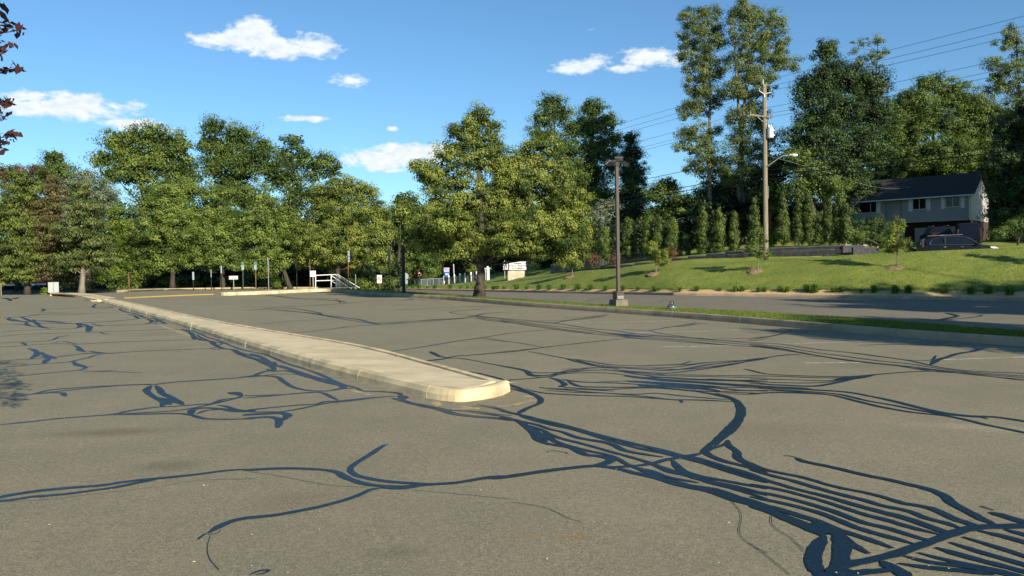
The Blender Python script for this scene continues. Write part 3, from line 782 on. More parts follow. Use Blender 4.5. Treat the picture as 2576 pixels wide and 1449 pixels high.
(ZH, """.11;-20,380 0,385 200,440 500,500 800,585 1100,645 1300,700 1450,745 1700,790 1900,880 2050,930 2160,965
.11;0,425 200,480 400,530 550,575 700,620 850,660 1050,710 1250,770 1500,820 1650,880 1850,930 2000,985
.12;0,480 200,540 400,600 600,650 800,700 1000,760 1250,830 1450,880 1650,950 1850,1020 1950,1040
.10;0,560 300,620 600,700 850,775 1050,840 1300,905 1500,965 1800,1040
.10;0,620 300,680 600,760 850,840 1050,920 1300,980 1550,1060 1750,1110
.10;0,680 300,740 600,815 800,885 1000,970 1300,1060 1550,1130
.12;0,740 200,780 400,840 650,920 850,1000 1100,1080 1350,1170
.20;0,770 150,805 350,885 550,970 700,1050
.15;600,925 750,1000 850,1050 950,1130 1120,1220
.16;700,1050 640,1140 590,1250 610,1340 660,1395 780,1400 850,1340 880,1240 870,1120 810,1040
.14;850,1370 1000,1310 1200,1270 1400,1210 1600,1140 1800,1070 2000,1000 2200,965 2576,960 2800,965
.13;440,315 520,350 700,385 900,430 1100,480 1300,520 1500,570 1700,620 1830,680 1900,740 2050,820 2200,900 2300,940
.03;320,295 380,298 440,312
.15;2250,830 2350,850 2576,920 2800,990
.12;2150,1000 2400,1060 2576,1110 2800,1170
.12;2000,1060 2300,1150 2576,1240 2800,1310
.12;1880,1110 2200,1210 2576,1320 2800,1390
.12;1750,1160 2100,1260 2576,1385 2800,1450
.10;1580,1210 1900,1290 2300,1370 2500,1420 2700,1480
.10;1450,1240 1700,1300 2100,1350 2400,1410 2600,1460
.11;1400,1310 1700,1350 2100,1390 2300,1420
.11;2400,990 2576,1040 2800,1100
.17;1250,1290 1350,1350 1440,1400 1500,1470
.14;850,1430 1000,1405 1200,1385 1400,1375
.16;600,1420 800,1420 950,1370
.012;0,1120 200,1270 380,1420
.012;200,860 220,960 400,1080 550,1240
.03;2170,770 2230,790 2300,810"""),
]
tb = MB(); zi = 0; rt_ = random.Random(4)
for Z, txt in TARS:
    for line in txt.split('\n'):
        wd, pts = line.split(';'); wd = float(wd); wd = wd*(.42 if wd <= .016 else .6 if wd <= .04 else .74 if wd >= .22 else .56 if Z in (ZG, ZH, ZE, ZF) else .76 if Z in (ZA, ZB) else .62); P = [Z(tuple(float(v) for v in p.split(','))) for p in pts.split()]
        dist = sum(p.y for p in P)/len(P)
        C = cat_rom([(p.x, p.y) for p in P], max(.05, dist*.010))
        C = [c for i, c in enumerate(C) if i == 0 or np.linalg.norm(c-C[i-1]) > 1e-4]
        z = .0045+zi*.000012; zi += 1; n = len(C); vs = []; ph = [rt_.uniform(0, 6) for _ in range(4)]; s = 0
        for i, c in enumerate(C):
            a = C[max(0, i-1)]; b = C[min(n-1, i+1)]; t = (b-a); t = t/max(1e-6, np.linalg.norm(t)); nn = np.array((t[1], -t[0]))
            if i: s += np.linalg.norm(c-C[i-1])
            e = min(1.0, .35+min(i, n-1-i)*.28) if wd > .02 else 1
            k = wd/2*e
            l_ = k*(1+.16*math.sin(s*2.3+ph[0])+.10*math.sin(s*6.1+ph[1])+rt_.uniform(-.13, .13)); r_ = k*(1+.16*math.sin(s*2.9+ph[2])+.10*math.sin(s*5.3+ph[3])+rt_.uniform(-.13, .13))
            p = c+nn*l_; q = c-nn*r_
            vs += [(p[0], p[1], zp(p[0])+z), (q[0], q[1], zp(q[0])+z)]
        tb.add(vs, [(2*i, 2*i+1, 2*i+3, 2*i+2) for i in range(n-1)])
tar = mesh_obj('crack_tar', tb.v, tb.f, M_TAR, lot)
# small litter: pale petals and chips lying about
pb = MB(); rs = random.Random(9)
for _ in range(110):
    x = rs.uniform(60, 2540); y = 760+690*rs.random()**.8; p = gp(x, y); s = rs.uniform(.004, .011); a = rs.uniform(0, 6)
    pb.add([(p.x+s*math.cos(a), p.y+s*math.sin(a), p.z+.014), (p.x-s*.5*math.sin(a), p.y+s*.5*math.cos(a), p.z+.017), (p.x-s*math.cos(a), p.y-s*math.sin(a), p.z+.014), (p.x+s*.5*math.sin(a), p.y-s*.5*math.cos(a), p.z+.019)], [(0, 1, 2, 3)])
pet = mesh_obj('fallen_petals', pb.v, pb.f, mat('petal', (.45, .42, .26), .7, .3, 3)); tag(pet, 'pale petals and leaf bits scattered over the asphalt', 'litter', kind='stuff')
# ---------------------------------------------------------------- trees
M_BARK = mat('bark', (.055, .045, .035), .95, .35, 5, 1.0, 14, dist=.04, stretch=(1, 1, .25))
M_BARKG = mat('pale_bark', (.19, .165, .125), .95, .3, 5, 1.0, 14, dist=.04, stretch=(1, 1, .25))
LF = {
 'linden': leafmat('linden_leaf', (.050, .088, .014), (.235, .305, .062)),
 'gold':   leafmat('golden_linden_leaf', (.038, .072, .012), (.285, .325, .062)),
 'oak':    leafmat('oak_leaf', (.045, .08, .014), (.22, .285, .055)),
 'dark':   leafmat('dark_leaf', (.009, .024, .006), (.070, .125, .028), .2),
 'mid':    leafmat('mid_leaf', (.034, .066, .012), (.175, .245, .05)),
 'bright': leafmat('bright_leaf', (.05, .10, .012), (.20, .27, .03)),
 'locust': leafmat('locust_leaf', (.05, .08, .018), (.20, .245, .065)),
 'silver': leafmat('silver_leaf', (.07, .10, .05), (.32, .36, .25)),
 'pine':   leafmat('pine_needle', (.038, .060, .014), (.17, .20, .05), .1),
 'spruce': leafmat('spruce_needle', (.036, .060, .010), (.16, .20, .035), .1),
 'brownspruce': leafmat('faded_spruce_needle', (.06, .052, .02), (.19, .16, .06), .1),
 'purple': leafmat('purple_leaf', (.025, .012, .016), (.085, .030, .032), .2),
 'rust':   leafmat('reddish_leaf', (.05, .045, .018), (.20, .10, .045), .25),
 'arb':    leafmat('arborvitae_spray', (.018, .040, .007), (.125, .175, .028), .1),
 'deep':   leafmat('deep_shade_leaf', (.006, .014, .004), (.030, .050, .012), .1),  # near-black greens: the shade inside the woods is painted into the leaf colour
 'sap':    leafmat('sapling_leaf', (.08, .12, .018), (.30, .34, .06)),
 'lily':   leafmat('lily_blade', (.03, .08, .012), (.15, .26, .035)),
}
def leaves(cen, rad, per, ls, seed, flat=.75, upb=.45, droop=.25, tvar=.35, asp=.5, outdir=None, tbase=None, gold=0.0):
    """leaf shaped faces in clumps: cen (n,3), rad (n,)"""
    r = np.random.RandomState(seed); n = len(cen); N_ = n*per
    c = np.repeat(cen, per, 0); R = np.repeat(rad, per)
    d = r.normal(size=(N_, 3)); d /= np.linalg.norm(d, axis=1)[:, None]; d[:, 2] = d[:, 2]*.9+.12
    f = r.rand(N_)**.45
    off = d*(R*f)[:, None]; off[:, 2] *= flat
    p = c+off
    nr = d*.95+r.normal(size=(N_, 3))*.42; nr[:, 2] += upb
    if outdir is not None: nr += np.repeat(outdir, per, 0)*.5
    nr /= np.linalg.norm(nr, axis=1)[:, None]+1e-9
    a = r.normal(size=(N_, 3)); a[:, 2] -= droop*2; a -= nr*(a*nr).sum(1)[:, None]; a /= np.linalg.norm(a, axis=1)[:, None]+1e-9
    b = np.cross(nr, a); s = ls*(.6+.8*r.rand(N_))
    A = a*s[:, None]*.5; B = b*(s*asp)[:, None]*.5
    v = np.stack([p-A, p+B-A*.1, p+A, p-B-A*.1], 1).reshape(-1, 3)
    tb = np.repeat(r.rand(n) if tbase is None else tbase, per)
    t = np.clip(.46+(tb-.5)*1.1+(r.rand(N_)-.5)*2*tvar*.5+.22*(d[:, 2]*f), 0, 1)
    return v, t
def crown(name, parent, lobes, m, clump=.55, per=70, ls=.15, dens=1.0, seed=0, core=True, **kw):
    per = int(per*1.45); ls = ls*.84
    """lobes: list of (centre, (rx, ry, rz))"""
    r = np.random.RandomState(seed); C = []; Rr = []; O = []
    LC = np.array([list(c) for c, _ in lobes]); LR = np.array([q for _, q in lobes])
    for i in range(len(lobes)):
        a, b, c = LR[i]; area = 4*math.pi*(((a*b)**1.6+(a*c)**1.6+(b*c)**1.6)/3)**(1/1.6)
        k = max(6, int(dens*area/(clump*clump*1.55)))
        d = r.normal(size=(k, 3)); d /= np.linalg.norm(d, axis=1)[:, None]; d[:, 1] -= .25; d /= np.linalg.norm(d, axis=1)[:, None]
        s = 1.04-.55*r.rand(k)**1.5
        bump = 1+.13*np.sin(d[:, 0]*7+i)*np.sin(d[:, 2]*6+i*2)
        P = LC[i]+d*LR[i]*(s*bump)[:, None]
        keep = np.ones(k, bool)
        for j in range(len(lobes)):
            if j != i: keep &= (((P-LC[j])/LR[j])**2).sum(1) > .42
        C.append(P[keep]); Rr.append(clump*(.55+.8*r.rand(keep.sum()))); O.append(d[keep])
    C = np.concatenate(C); Rr = np.concatenate(Rr); O = np.concatenate(O)
    v, t = leaves(C, Rr, per, ls, seed+1, outdir=O, **kw)
    if core:
        r2 = np.random.RandomState(seed+5); vv = [v]; tt = [t]
        for i in range(len(lobes)):
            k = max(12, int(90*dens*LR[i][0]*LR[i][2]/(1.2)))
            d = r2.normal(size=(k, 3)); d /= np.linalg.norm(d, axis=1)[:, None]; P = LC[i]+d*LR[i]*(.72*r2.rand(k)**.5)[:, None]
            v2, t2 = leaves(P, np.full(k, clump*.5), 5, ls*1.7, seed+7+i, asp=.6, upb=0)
            vv.append(v2); tt.append(t2*.15)  # inner leaves tinted darker, putting the crown's inner shade into their colour
        v = np.concatenate(vv); t = np.concatenate(tt)
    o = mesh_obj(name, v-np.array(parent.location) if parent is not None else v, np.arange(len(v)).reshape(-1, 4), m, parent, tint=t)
    return o, C
def limb(mb, a, b, r1, r2, rs, sag=.12, seg=6):
    a = Vector(a); b = Vector(b); n = 6; P = []; k = (b-a).length*.07
    o1 = Vector((rs.uniform(-k, k), rs.uniform(-k, k), rs.uniform(-k, k)))
    for i in range(n+1):
        t = i/n; p = a.lerp(b, t)+o1*math.sin(math.pi*t)+Vector((0, 0, -(b-a).length*sag*math.sin(math.pi*t))); P.append(p)
    mb.tube(P, [r1+(r2-r1)*(i/n)**.8 for i in range(n+1)], seg)
def tree(name, label, base, Y, lobes, leaf, group=None, tr=.2, bark=None, clump=.55, per=70, ls=.15, dens=1.0, seed=0, top=None, twigs=40, cat='tree', depth=.85, lean=None, split=1, flare=1.5, dy=0.0, **kw):
    """base: the foot (photo position); lobes: (x, y, rx, ry[, depth shift]) of the crown's masses as seen, at distance Y"""
    rs = random.Random(seed+100); k = Y/F
    bp = Vector(base) if len(base) == 3 else pt(base[0], base[1], Y)
    root = empty(name, bp, label, cat, group)
    Lb = []
    for i, q in enumerate(lobes):
        x, y, rx, ry = q[:4]; sh = q[4] if len(q) > 4 else rs.uniform(-.35, .35)*rx*k
        c = pt(x, y, Y+sh+dy); Lb.append((c, (rx*k, min(rx, ry*1.4)*k*depth, ry*k)))
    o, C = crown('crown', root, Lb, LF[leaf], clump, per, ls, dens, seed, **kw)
    mb = MB(); zt = max(c.z+r[2]*.75 for c, r in Lb); topc = max(Lb, key=lambda q: q[0].z)[0]
    tp = Vector((topc.x, topc.y, zt)) if top is None else pt(top[0], top[1], Y)
    for sidx in range(split):
        if split > 1: tp2 = Lb[sidx % len(Lb)][0]
        else: tp2 = tp
        P = []; R_ = []; n = 12; w1 = rs.uniform(-1, 1)*.02*(tp2-bp).length; w2 = rs.uniform(-1, 1)*.02*(tp2-bp).length
        for i in range(n+1):
            t = i/n; q = bp.lerp(tp2, t); P.append(q+Vector((w1*math.sin(t*5), w2*math.sin(t*4), 0)) + Vector((sidx*tr*.8*(1-t), 0, 0)))
            R_.append(tr*(1-t)**.8*(1+(flare-1)*max(0, 1-t*14))+.02)
        P[0] = P[0]-Vector((0, 0, .15))
        mb.tube([p-bp for p in P], R_, 9)
        if sidx == 0: TP = P; TRD = R_
    def near(z):
        i = min(range(1, len(TP)), key=lambda j: abs(TP[j].z-z)); return TP[i], TRD[i]
    for c, r in Lb:
        z = max(bp.z+(zt-bp.z)*.18, c.z-.9*(abs(c.x-bp.x)+.3*r[0])); a, ra = near(z)
        limb(mb, a-bp, c-bp, max(.02, min(.055, ra*.4)), .02, rs, -.04)
    if twigs and len(C):
        idx = np.random.RandomState(seed).choice(len(C), min(twigs, len(C)), replace=False)
        for i in idx:
            c = Vector(C[i]); l = min(Lb, key=lambda q: (q[0]-c).length); limb(mb, l[0]-bp, c-bp, .035, .01, rs, .05, 4)
    mb.build('trunk', bark or M_BARK, root, smooth=True)
    return root

# the big tree on the grass strip
big = tree('linden_tree', 'broad yellow-green tree on the grass strip left of the tall lamp post', (1205, 748), 39.8,
  [(1207,300,26,34),(1165,345,30,28),(1232,345,30,34),(1130,385,38,30),(1205,400,55,45),(1062,418,42,20),(1110,440,70,40),(1275,432,40,40),(1345,395,45,42),(1385,440,55,55),(1160,500,110,55),(1320,505,120,65),(1085,560,70,45),(1430,520,50,45),(1190,590,140,55),(1385,600,90,55),(1465,497,26,18),(1110,615,60,25),(1330,622,90,26),(1425,640,55,26),(1460,612,28,12),(1230,614,80,28),(1150,636,60,20),(1060,602,50,28),(1180,560,90,60,2.0),(1300,575,90,50,2.0),(1265,520,70,60),(1018,530,24,18),(1250,390,30,30),(1440,585,45,40),(1205,350,30,40),(1290,435,50,46),(1300,400,30,25),(1330,470,70,46),(1182,312,28,24),(1236,325,30,28),(1145,335,24,22),(1365,372,40,32),(1460,545,30,30),(1330,565,60,36,-2.0),(1290,612,56,28,-1.8),(1120,560,60,40,-2.0)],
  'gold', tr=.19, clump=.40, per=92, ls=.12, dens=1.0, seed=21, droop=.6, tvar=.42, twigs=110, flare=1.9, depth=.8)

# ---- wood on the left: tall trees behind
LG = 'tall trees behind the left side of the car park'
tree('oak_tree', 'tall spreading clumpy-crowned oak, leftmost of the tall trees behind the lindens', (395, 722), 78, [(300,358,50,38),(262,400,34,26),(380,350,68,42),(440,372,56,46),(345,430,85,52),(460,430,50,56),(400,500,70,50),(275,440,30,22),(470,480,40,40),(330,345,35,22),(330,392,44,30),(400,400,60,40)], 'oak', LG, .24, clump=.85, per=66, ls=.21, dens=.8, seed=31, twigs=90, bark=M_BARK)
tree('oak_tree', 'tall green tree with a narrow pointed tuft on top, right of the widest oak', (600, 722), 78, [(540,322,46,26),(520,360,32,40),(600,350,55,40),(545,410,48,46),(640,400,62,50),(580,455,70,50),(665,370,30,26),(690,440,38,50),(620,500,80,40),(565,372,44,30),(600,410,60,40)], 'mid', LG, .24, clump=.85, per=64, ls=.21, dens=.74, seed=32, twigs=90)
tree('maple_tree', 'airy dark green tree with a small round tuft on top, left of the yellow tree', (740, 722), 80, [(738,357,32,22),(715,400,30,36),(760,400,45,34),(725,450,44,40),(795,425,45,42),(840,425,28,30),(770,490,70,40),(815,400,28,18),(735,520,40,40)], 'mid', LG, .28, clump=.72, per=60, ls=.20, dens=.62, seed=33, twigs=120)
tree('maple_tree', 'small light green round-topped tree rising behind the dark spruces at the far left', (140, 725), 80, [(137,400,32,24),(150,432,48,30),(108,440,40,32),(165,470,50,40),(60,450,50,30),(20,440,40,24)], 'mid', LG, .25, clump=.8, per=60, ls=.2, seed=34, dens=.85)
tree('silver_maple_tree', 'pale silvery grey-green tree behind the pine', (225, 725), 70, [(215,450,40,28),(195,485,50,34),(240,475,50,36),(275,500,36,38),(180,520,40,30),(255,520,50,40)], 'silver', LG, .2, clump=.6, per=60, ls=.15, seed=35, upb=.9, dens=.9)
tree('maple_tree', 'thin bright green tree in the gap right of the pine', (290, 728), 62, [(300,560,40,50),(285,620,50,60),(320,680,50,34),(265,690,30,30),(335,600,24,40)], 'bright', LG, .1, clump=.5, per=56, ls=.15, seed=36, dens=.85, twigs=60)
for i, (x, y0, lb) in enumerate([(470, 720, [(455,560,60,40),(500,600,60,60)]), (720, 720, [(700,560,60,60),(740,620,60,60)]), (1000, 716, [(1015,505,30,24),(1035,530,34,40),(1000,560,46,50),(1045,600,40,60)]), (80, 722, [(60,510,60,40),(110,540,60,50)])]):
    tree('maple_tree', ['green tree filling the gap behind the two left lindens', 'green tree filling the gap behind the third linden', 'green tree between the yellow tree and the black lamp pole', 'green tree filling the gap behind the spruces'][i], (x, y0), 90 if i != 2 else 84, lb, 'mid', LG, .2, clump=.9, per=60, ls=.24, seed=40+i, twigs=20)
# spruces, pine
CG = 'conifers at the left end of the car park'
def conifer(name, label, base, Y, lobes, leaf, seed, **kw):
    return tree(name, label, base, Y, lobes, leaf, CG, kw.pop('tr', .17), clump=.55, per=74, ls=.19, seed=seed, asp=.28, droop=1.3, upb=.7, flat=.45, dens=kw.pop('dens', 1.05), tvar=.3, **kw)
conifer('spruce_tree', 'dark green spruce at the left edge of the photo', (68, 741), 54, [(60,470,40,50),(40,540,60,60),(70,600,80,60),(40,650,80,50),(30,690,70,26),(-40,560,60,120)], 'spruce', 51)
conifer('spruce_tree', 'spruce with browning, hanging branches between the dark spruce and the pine', (140, 741), 55, [(130,480,30,46),(125,540,46,50),(140,600,56,60),(130,660,64,46),(150,695,50,18)], 'brownspruce', 52)
conifer('pine_tree', 'soft-needled pine with a bare grey trunk foot', (205, 737), 53, [(200,480,30,24),(215,530,52,40),(190,580,60,40),(240,600,56,46),(205,640,75,34),(255,655,50,26),(170,668,40,22)], 'pine', 53, bark=M_BARKG, dens=.95)
tree('plum_tree', 'reddish purple tree top showing behind the spruces at the far left', (40, 730), 61, [(15,436,30,18),(60,430,36,14),(88,424,18,10),(20,470,24,18)], 'rust', None, .07, clump=.42, per=40, ls=.14, seed=54, dy=0, core=False, dens=.8)
# lindens in front
LN = 'round-crowned lindens behind the far kerb'
tree('linden_tree', 'leftmost green linden, directly right of the thin bright tree', (433, 727), 61, [(430,470,40,30),(425,520,62,44),(400,575,78,44),(395,625,82,44),(400,665,70,26),(450,560,60,50)], 'linden', LN, .17, clump=.5, per=80, ls=.15, seed=61, droop=.6)
tree('linden_tree', 'green linden behind the ONE WAY sign', (560, 727), 61, [(545,490,46,26),(540,540,70,44),(540,600,88,50),(530,650,84,34),(590,570,50,50)], 'linden', LN, .17, clump=.5, per=80, ls=.15, seed=62, droop=.6)
tree('linden_tree', 'green linden with lighter top, touching the yellow tree on its left', (731, 727), 60, [(655,505,42,24),(660,560,70,44),(690,615,80,50),(680,660,76,34),(730,580,40,50)], 'linden', LN, .15, clump=.5, per=80, ls=.15, seed=63, droop=.6)
tree('linden_tree', 'golden yellow-green tree behind the white handrail', (851, 727), 60, [(855,468,48,28),(905,485,46,30),(815,505,50,36),(870,540,90,50),(945,545,38,44),(850,605,100,50),(930,610,62,52),(780,600,50,44),(880,655,90,34),(790,650,50,24),(960,655,30,30)], 'gold', LN, .18, clump=.48, per=86, ls=.145, seed=64, droop=.6, tvar=.4)

# ---- trees behind the middle and right
RG = 'tall trees behind the street on the right'
tree('locust_tree', 'tall airy locust left of the utility pole, the more slender of two', (1795, 640), 84, [(1745,45,42,26),(1790,55,34,34),(1735,85,34,34),(1785,110,42,36),(1750,140,44,28),(1790,175,36,30),(1750,215,42,26),(1795,240,34,24),(1740,280,40,24),(1765,330,46,22),(1740,365,44,22),(1785,390,44,24),(1800,440,50,30),(1762,95,40,34),(1765,175,46,36),(1768,260,44,34),(1770,415,60,26),(1755,345,50,26)], 'locust', RG, .25, clump=.62, per=74, ls=.19, dens=.95, seed=71, core=False, twigs=130, top=(1778,60), bark=M_BARKG)
tree('locust_tree', 'tall airy locust just behind the utility pole, tallest tree in view', (1868, 640), 82, [(1878,25,38,26),(1850,60,32,34),(1905,60,42,34),(1945,60,28,34),(1960,100,26,30),(1880,110,52,34),(1930,140,50,34),(1975,160,44,22),(1860,160,40,30),(1905,185,50,26),(1850,230,34,30),(1890,250,40,26),(1870,310,44,30),(1850,370,34,30),(1890,400,50,34),(1900,95,44,34),(1895,215,56,40),(1880,300,50,40),(1900,350,56,36),(1860,430,60,36)], 'locust', RG, .27, clump=.64, per=74, ls=.19, dens=.95, seed=72, core=False, twigs=140, top=(1890,50), split=2, bark=M_BARKG)
tree('maple_tree', 'dense dark maple with a pointed double top, right of the utility pole', (2090, 625), 76, [(2075,130,34,34),(2085,190,60,44),(2040,230,56,44),(2130,200,50,40),(2190,215,56,46),(2085,280,90,60),(2185,290,66,60),(2040,350,80,60),(2150,370,95,60),(2100,430,100,44)], 'dark', RG, .35, clump=.75, per=76, ls=.20, dens=1.0, seed=73, tvar=.45)
tree('ash_tree', 'thin pale treetop sticking out above the dark maple', (2180, 620), 92, [(2145,120,12,16),(2175,108,16,12),(2205,100,18,14),(2215,135,22,14),(2190,150,30,16),(2160,165,26,18),(2180,220,40,40)], 'locust', RG, .2, clump=.45, per=40, ls=.18, dens=.55, seed=74, core=False, twigs=60)
tree('oak_tree', 'rounded green tree behind the house roof, with a knobbly top left', (2360, 605), 95, [(2340,212,42,26),(2300,250,46,36),(2390,240,56,40),(2440,270,60,44),(2330,300,80,52),(2430,330,80,52),(2280,340,60,50),(2380,390,110,50),(2480,380,60,60),(2270,420,60,50),(2245,330,50,60),(2255,275,34,34),(2285,300,40,40),(2500,300,50,46),(2560,335,50,50)], 'mid', RG, .35, clump=.85, per=72, ls=.22, dens=.95, seed=75)
tree('locust_tree', 'feathery tree at the right edge crossed by the power lines', (2560, 610), 80, [(2530,95,28,34),(2560,130,34,40),(2500,160,24,20),(2540,190,44,34),(2585,220,40,44),(2510,225,28,20),(2550,270,40,30),(2470,250,24,20),(2500,200,22,20)], 'locust', RG, .3, clump=.6, per=74, ls=.18, dens=.85, seed=76, core=False, twigs=100, top=(2570,60))
tree('maple_tree', 'dark green tree overhanging the right side of the house', (2545, 602), 69, [(2535,330,50,44),(2590,300,60,60),(2525,400,52,50),(2560,460,66,60),(2530,520,46,56),(2590,540,60,60),(2500,440,24,30),(2650,420,80,100)], 'dark', RG, .3, clump=.65, per=76, ls=.18, dens=1.0, seed=77, tvar=.45)
tree('pin_oak_tree', 'tall green tree with greyish thin top, behind the right shoulder of the big tree', (1415, 690), 100, [(1385,262,40,28),(1365,300,34,30),(1410,290,40,34),(1370,340,48,34),(1440,330,34,30),(1430,380,60,44),(1450,440,60,50),(1440,500,70,50)], 'mid', RG, .35, clump=.85, per=60, ls=.22, dens=.66, seed=78, twigs=110)
tree('oak_tree', 'dark green tree with rounded shoulders left of the lamp head', (1500, 690), 102, [(1490,275,40,26),(1525,310,38,32),(1480,320,50,40),(1545,350,24,26),(1500,380,62,46),(1540,410,30,34),(1480,440,60,50),(1500,500,70,50)], 'mid', RG, .35, clump=.85, per=66, ls=.22, dens=.85, seed=79, twigs=80)
tree('spruce_tree', 'dark cone-shaped tree behind the lamp head', (1590, 680), 98, [(1585,350,22,22),(1588,390,34,34),(1592,440,46,40),(1590,500,56,50),(1590,560,70,50)], 'dark', RG, .3, clump=.7, per=70, ls=.2, dens=1.1, seed=80, asp=.35)
tree('apple_tree', 'small tree with white blossom beside the dark cone-shaped tree', (1510, 670), 92, [(1505,540,34,30),(1530,520,26,24),(1490,570,30,24)], 'silver', RG, .12, clump=.5, per=50, ls=.15, dens=.8, seed=81)
for i, (x, yb, Y, lf, lb, lab) in enumerate([
  (2150,620,79,'dark',[(2150,470,44,40),(2190,478,26,20),(2120,520,30,30),(2110,440,50,40)], 'dark tree leaning over the left end of the house roof'),
  (2500,612,74,'dark',[(2505,470,26,40),(2510,530,30,40),(2515,580,30,24),(2490,425,30,24)], 'narrow dark tree tight against the lit gable of the house'),
  (1690,655,88,'mid',[(1680,470,34,26),(1650,490,34,30),(1700,520,60,44),(1660,550,50,30)], 'bright low tree under the sky gap left of the slender locust'),
  (1790,645,86,'oak',[(1790,490,56,30),(1830,470,40,40),(1770,520,60,34),(1850,510,50,36)], 'bushy green tree at the feet of the two tall locusts'),
  (1930,630,78,'dark',[(1900,460,40,50),(1950,430,40,60),(1940,490,50,40)], 'dark leafy tree directly behind the utility pole and street light'),
  (2060,620,74,'mid',[(2010,400,50,40),(2060,450,60,46),(2010,480,50,30),(2090,480,50,30)], 'leafy tree with paler leaves right of the street light'),
  (2250,610,98,'dark',[(2230,400,60,60),(2260,470,80,60),(2200,520,70,60),(2320,440,80,60)], 'dark tree behind the left end of the house roof'),
  (2420,600,98,'dark',[(2400,440,80,44),(2460,420,60,60),(2350,430,60,44)], 'dark tree behind the right end of the house roof'),
  (1120,700,135,'dark',[(1080,620,60,50),(1150,610,60,60),(1110,670,70,34)], 'dark tree beyond the chain-link fence, left of the big trunk'),
  (1270,695,128,'dark',[(1250,600,60,60),(1320,610,70,60),(1280,660,80,34)], 'dark tree beyond the stone sign'),
  (1400,685,112,'dark',[(1380,560,60,60),(1430,600,70,60),(1390,650,60,40)], 'dark tree behind the small parked car'),
  (1040,715,108,'mid',[(1040,620,44,50),(1070,660,44,40),(1010,660,40,50),(1020,560,36,40)], 'leafy green tree behind the back of the stop sign')]):
    tree('broadleaf_tree', lab, (x, yb), Y, lb, lf, RG, .22, clump=.8, per=66, ls=.22, dens=.95, seed=90+i, twigs=30)
# the depth of the woods: foliage one cannot tell apart
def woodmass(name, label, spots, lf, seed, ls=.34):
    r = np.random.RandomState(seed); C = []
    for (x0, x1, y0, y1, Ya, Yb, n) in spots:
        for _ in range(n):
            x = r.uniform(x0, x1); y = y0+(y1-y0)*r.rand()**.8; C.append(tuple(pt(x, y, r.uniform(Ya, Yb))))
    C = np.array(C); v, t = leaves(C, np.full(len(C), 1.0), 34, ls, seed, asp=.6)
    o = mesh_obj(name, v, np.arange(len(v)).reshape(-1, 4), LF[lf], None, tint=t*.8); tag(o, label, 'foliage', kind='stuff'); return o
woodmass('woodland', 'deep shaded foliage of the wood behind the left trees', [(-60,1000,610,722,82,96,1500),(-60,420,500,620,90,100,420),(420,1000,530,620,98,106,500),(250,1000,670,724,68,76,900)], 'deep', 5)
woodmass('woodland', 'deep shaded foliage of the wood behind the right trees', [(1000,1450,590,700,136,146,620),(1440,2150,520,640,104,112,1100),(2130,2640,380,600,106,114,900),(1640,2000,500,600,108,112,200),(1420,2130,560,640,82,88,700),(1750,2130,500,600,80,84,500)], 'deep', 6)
def scrub(name, label, spots, lf, seed, ls=.15, per=46):
    r = np.random.RandomState(seed); C = []
    for (x0, x1, y0, y1, Ya, Yb, n) in spots:
        for _ in range(n): C.append(tuple(pt(r.uniform(x0, x1), r.uniform(y0, y1), r.uniform(Ya, Yb))))
    C = np.array(C); v, t = leaves(C, .3+.25*r.rand(len(C)), per, ls, seed); o = mesh_obj(name, v, np.arange(len(v)).reshape(-1, 4), LF[lf], None, tint=t); tag(o, label, 'undergrowth', kind='stuff'); return o
scrub('undergrowth', 'low green undergrowth under the left trees', [(270,350,690,730,60,62,60),(350,640,696,726,63,67,70),(660,700,708,724,64,68,12),(690,740,704,724,63,64,24),(900,940,690,722,62,64,50),(930,1000,700,722,64,66,30),(380,420,650,690,66,68,14)], 'mid', 15)
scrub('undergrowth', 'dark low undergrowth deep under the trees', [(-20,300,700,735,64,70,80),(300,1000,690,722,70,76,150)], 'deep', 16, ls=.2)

# arborvitae hedge trees
AG = 'arborvitaes in a row above the retaining wall'
AV = [(1479,577,636,17,80),(1522,569,644,25,78),(1583,545,638,23,76),(1632,540,636,18,74),(1657,543,634,18,73),(1692,548,628,20,72),(1730,588,640,10,71),(1771,528,644,22,69.5),(1810,524,634,17,68.5),(1848,531,628,18,68),(1899,498,620,16,67),(1940,560,616,14,66),(1970,498,613,20,65),(2009,493,613,15,64.5),(2036,490,613,18,64),(2063,534,613,12,63.5),(2088,496,612,14,63),(2110,491,612,13,62.5),(2128,510,612,12,62)]
ords = ['first', 'second', 'third', 'fourth', 'fifth', 'sixth', 'seventh', 'eighth', 'ninth', 'tenth', 'eleventh', 'twelfth', 'thirteenth', 'fourteenth', 'fifteenth', 'sixteenth', 'seventeenth', 'eighteenth', 'nineteenth', 'twentieth', 'twenty-first', 'twenty-second', 'twenty-third', 'twenty-fourth', 'twenty-fifth', 'twenty-sixth', 'twenty-seventh', 'twenty-eighth']
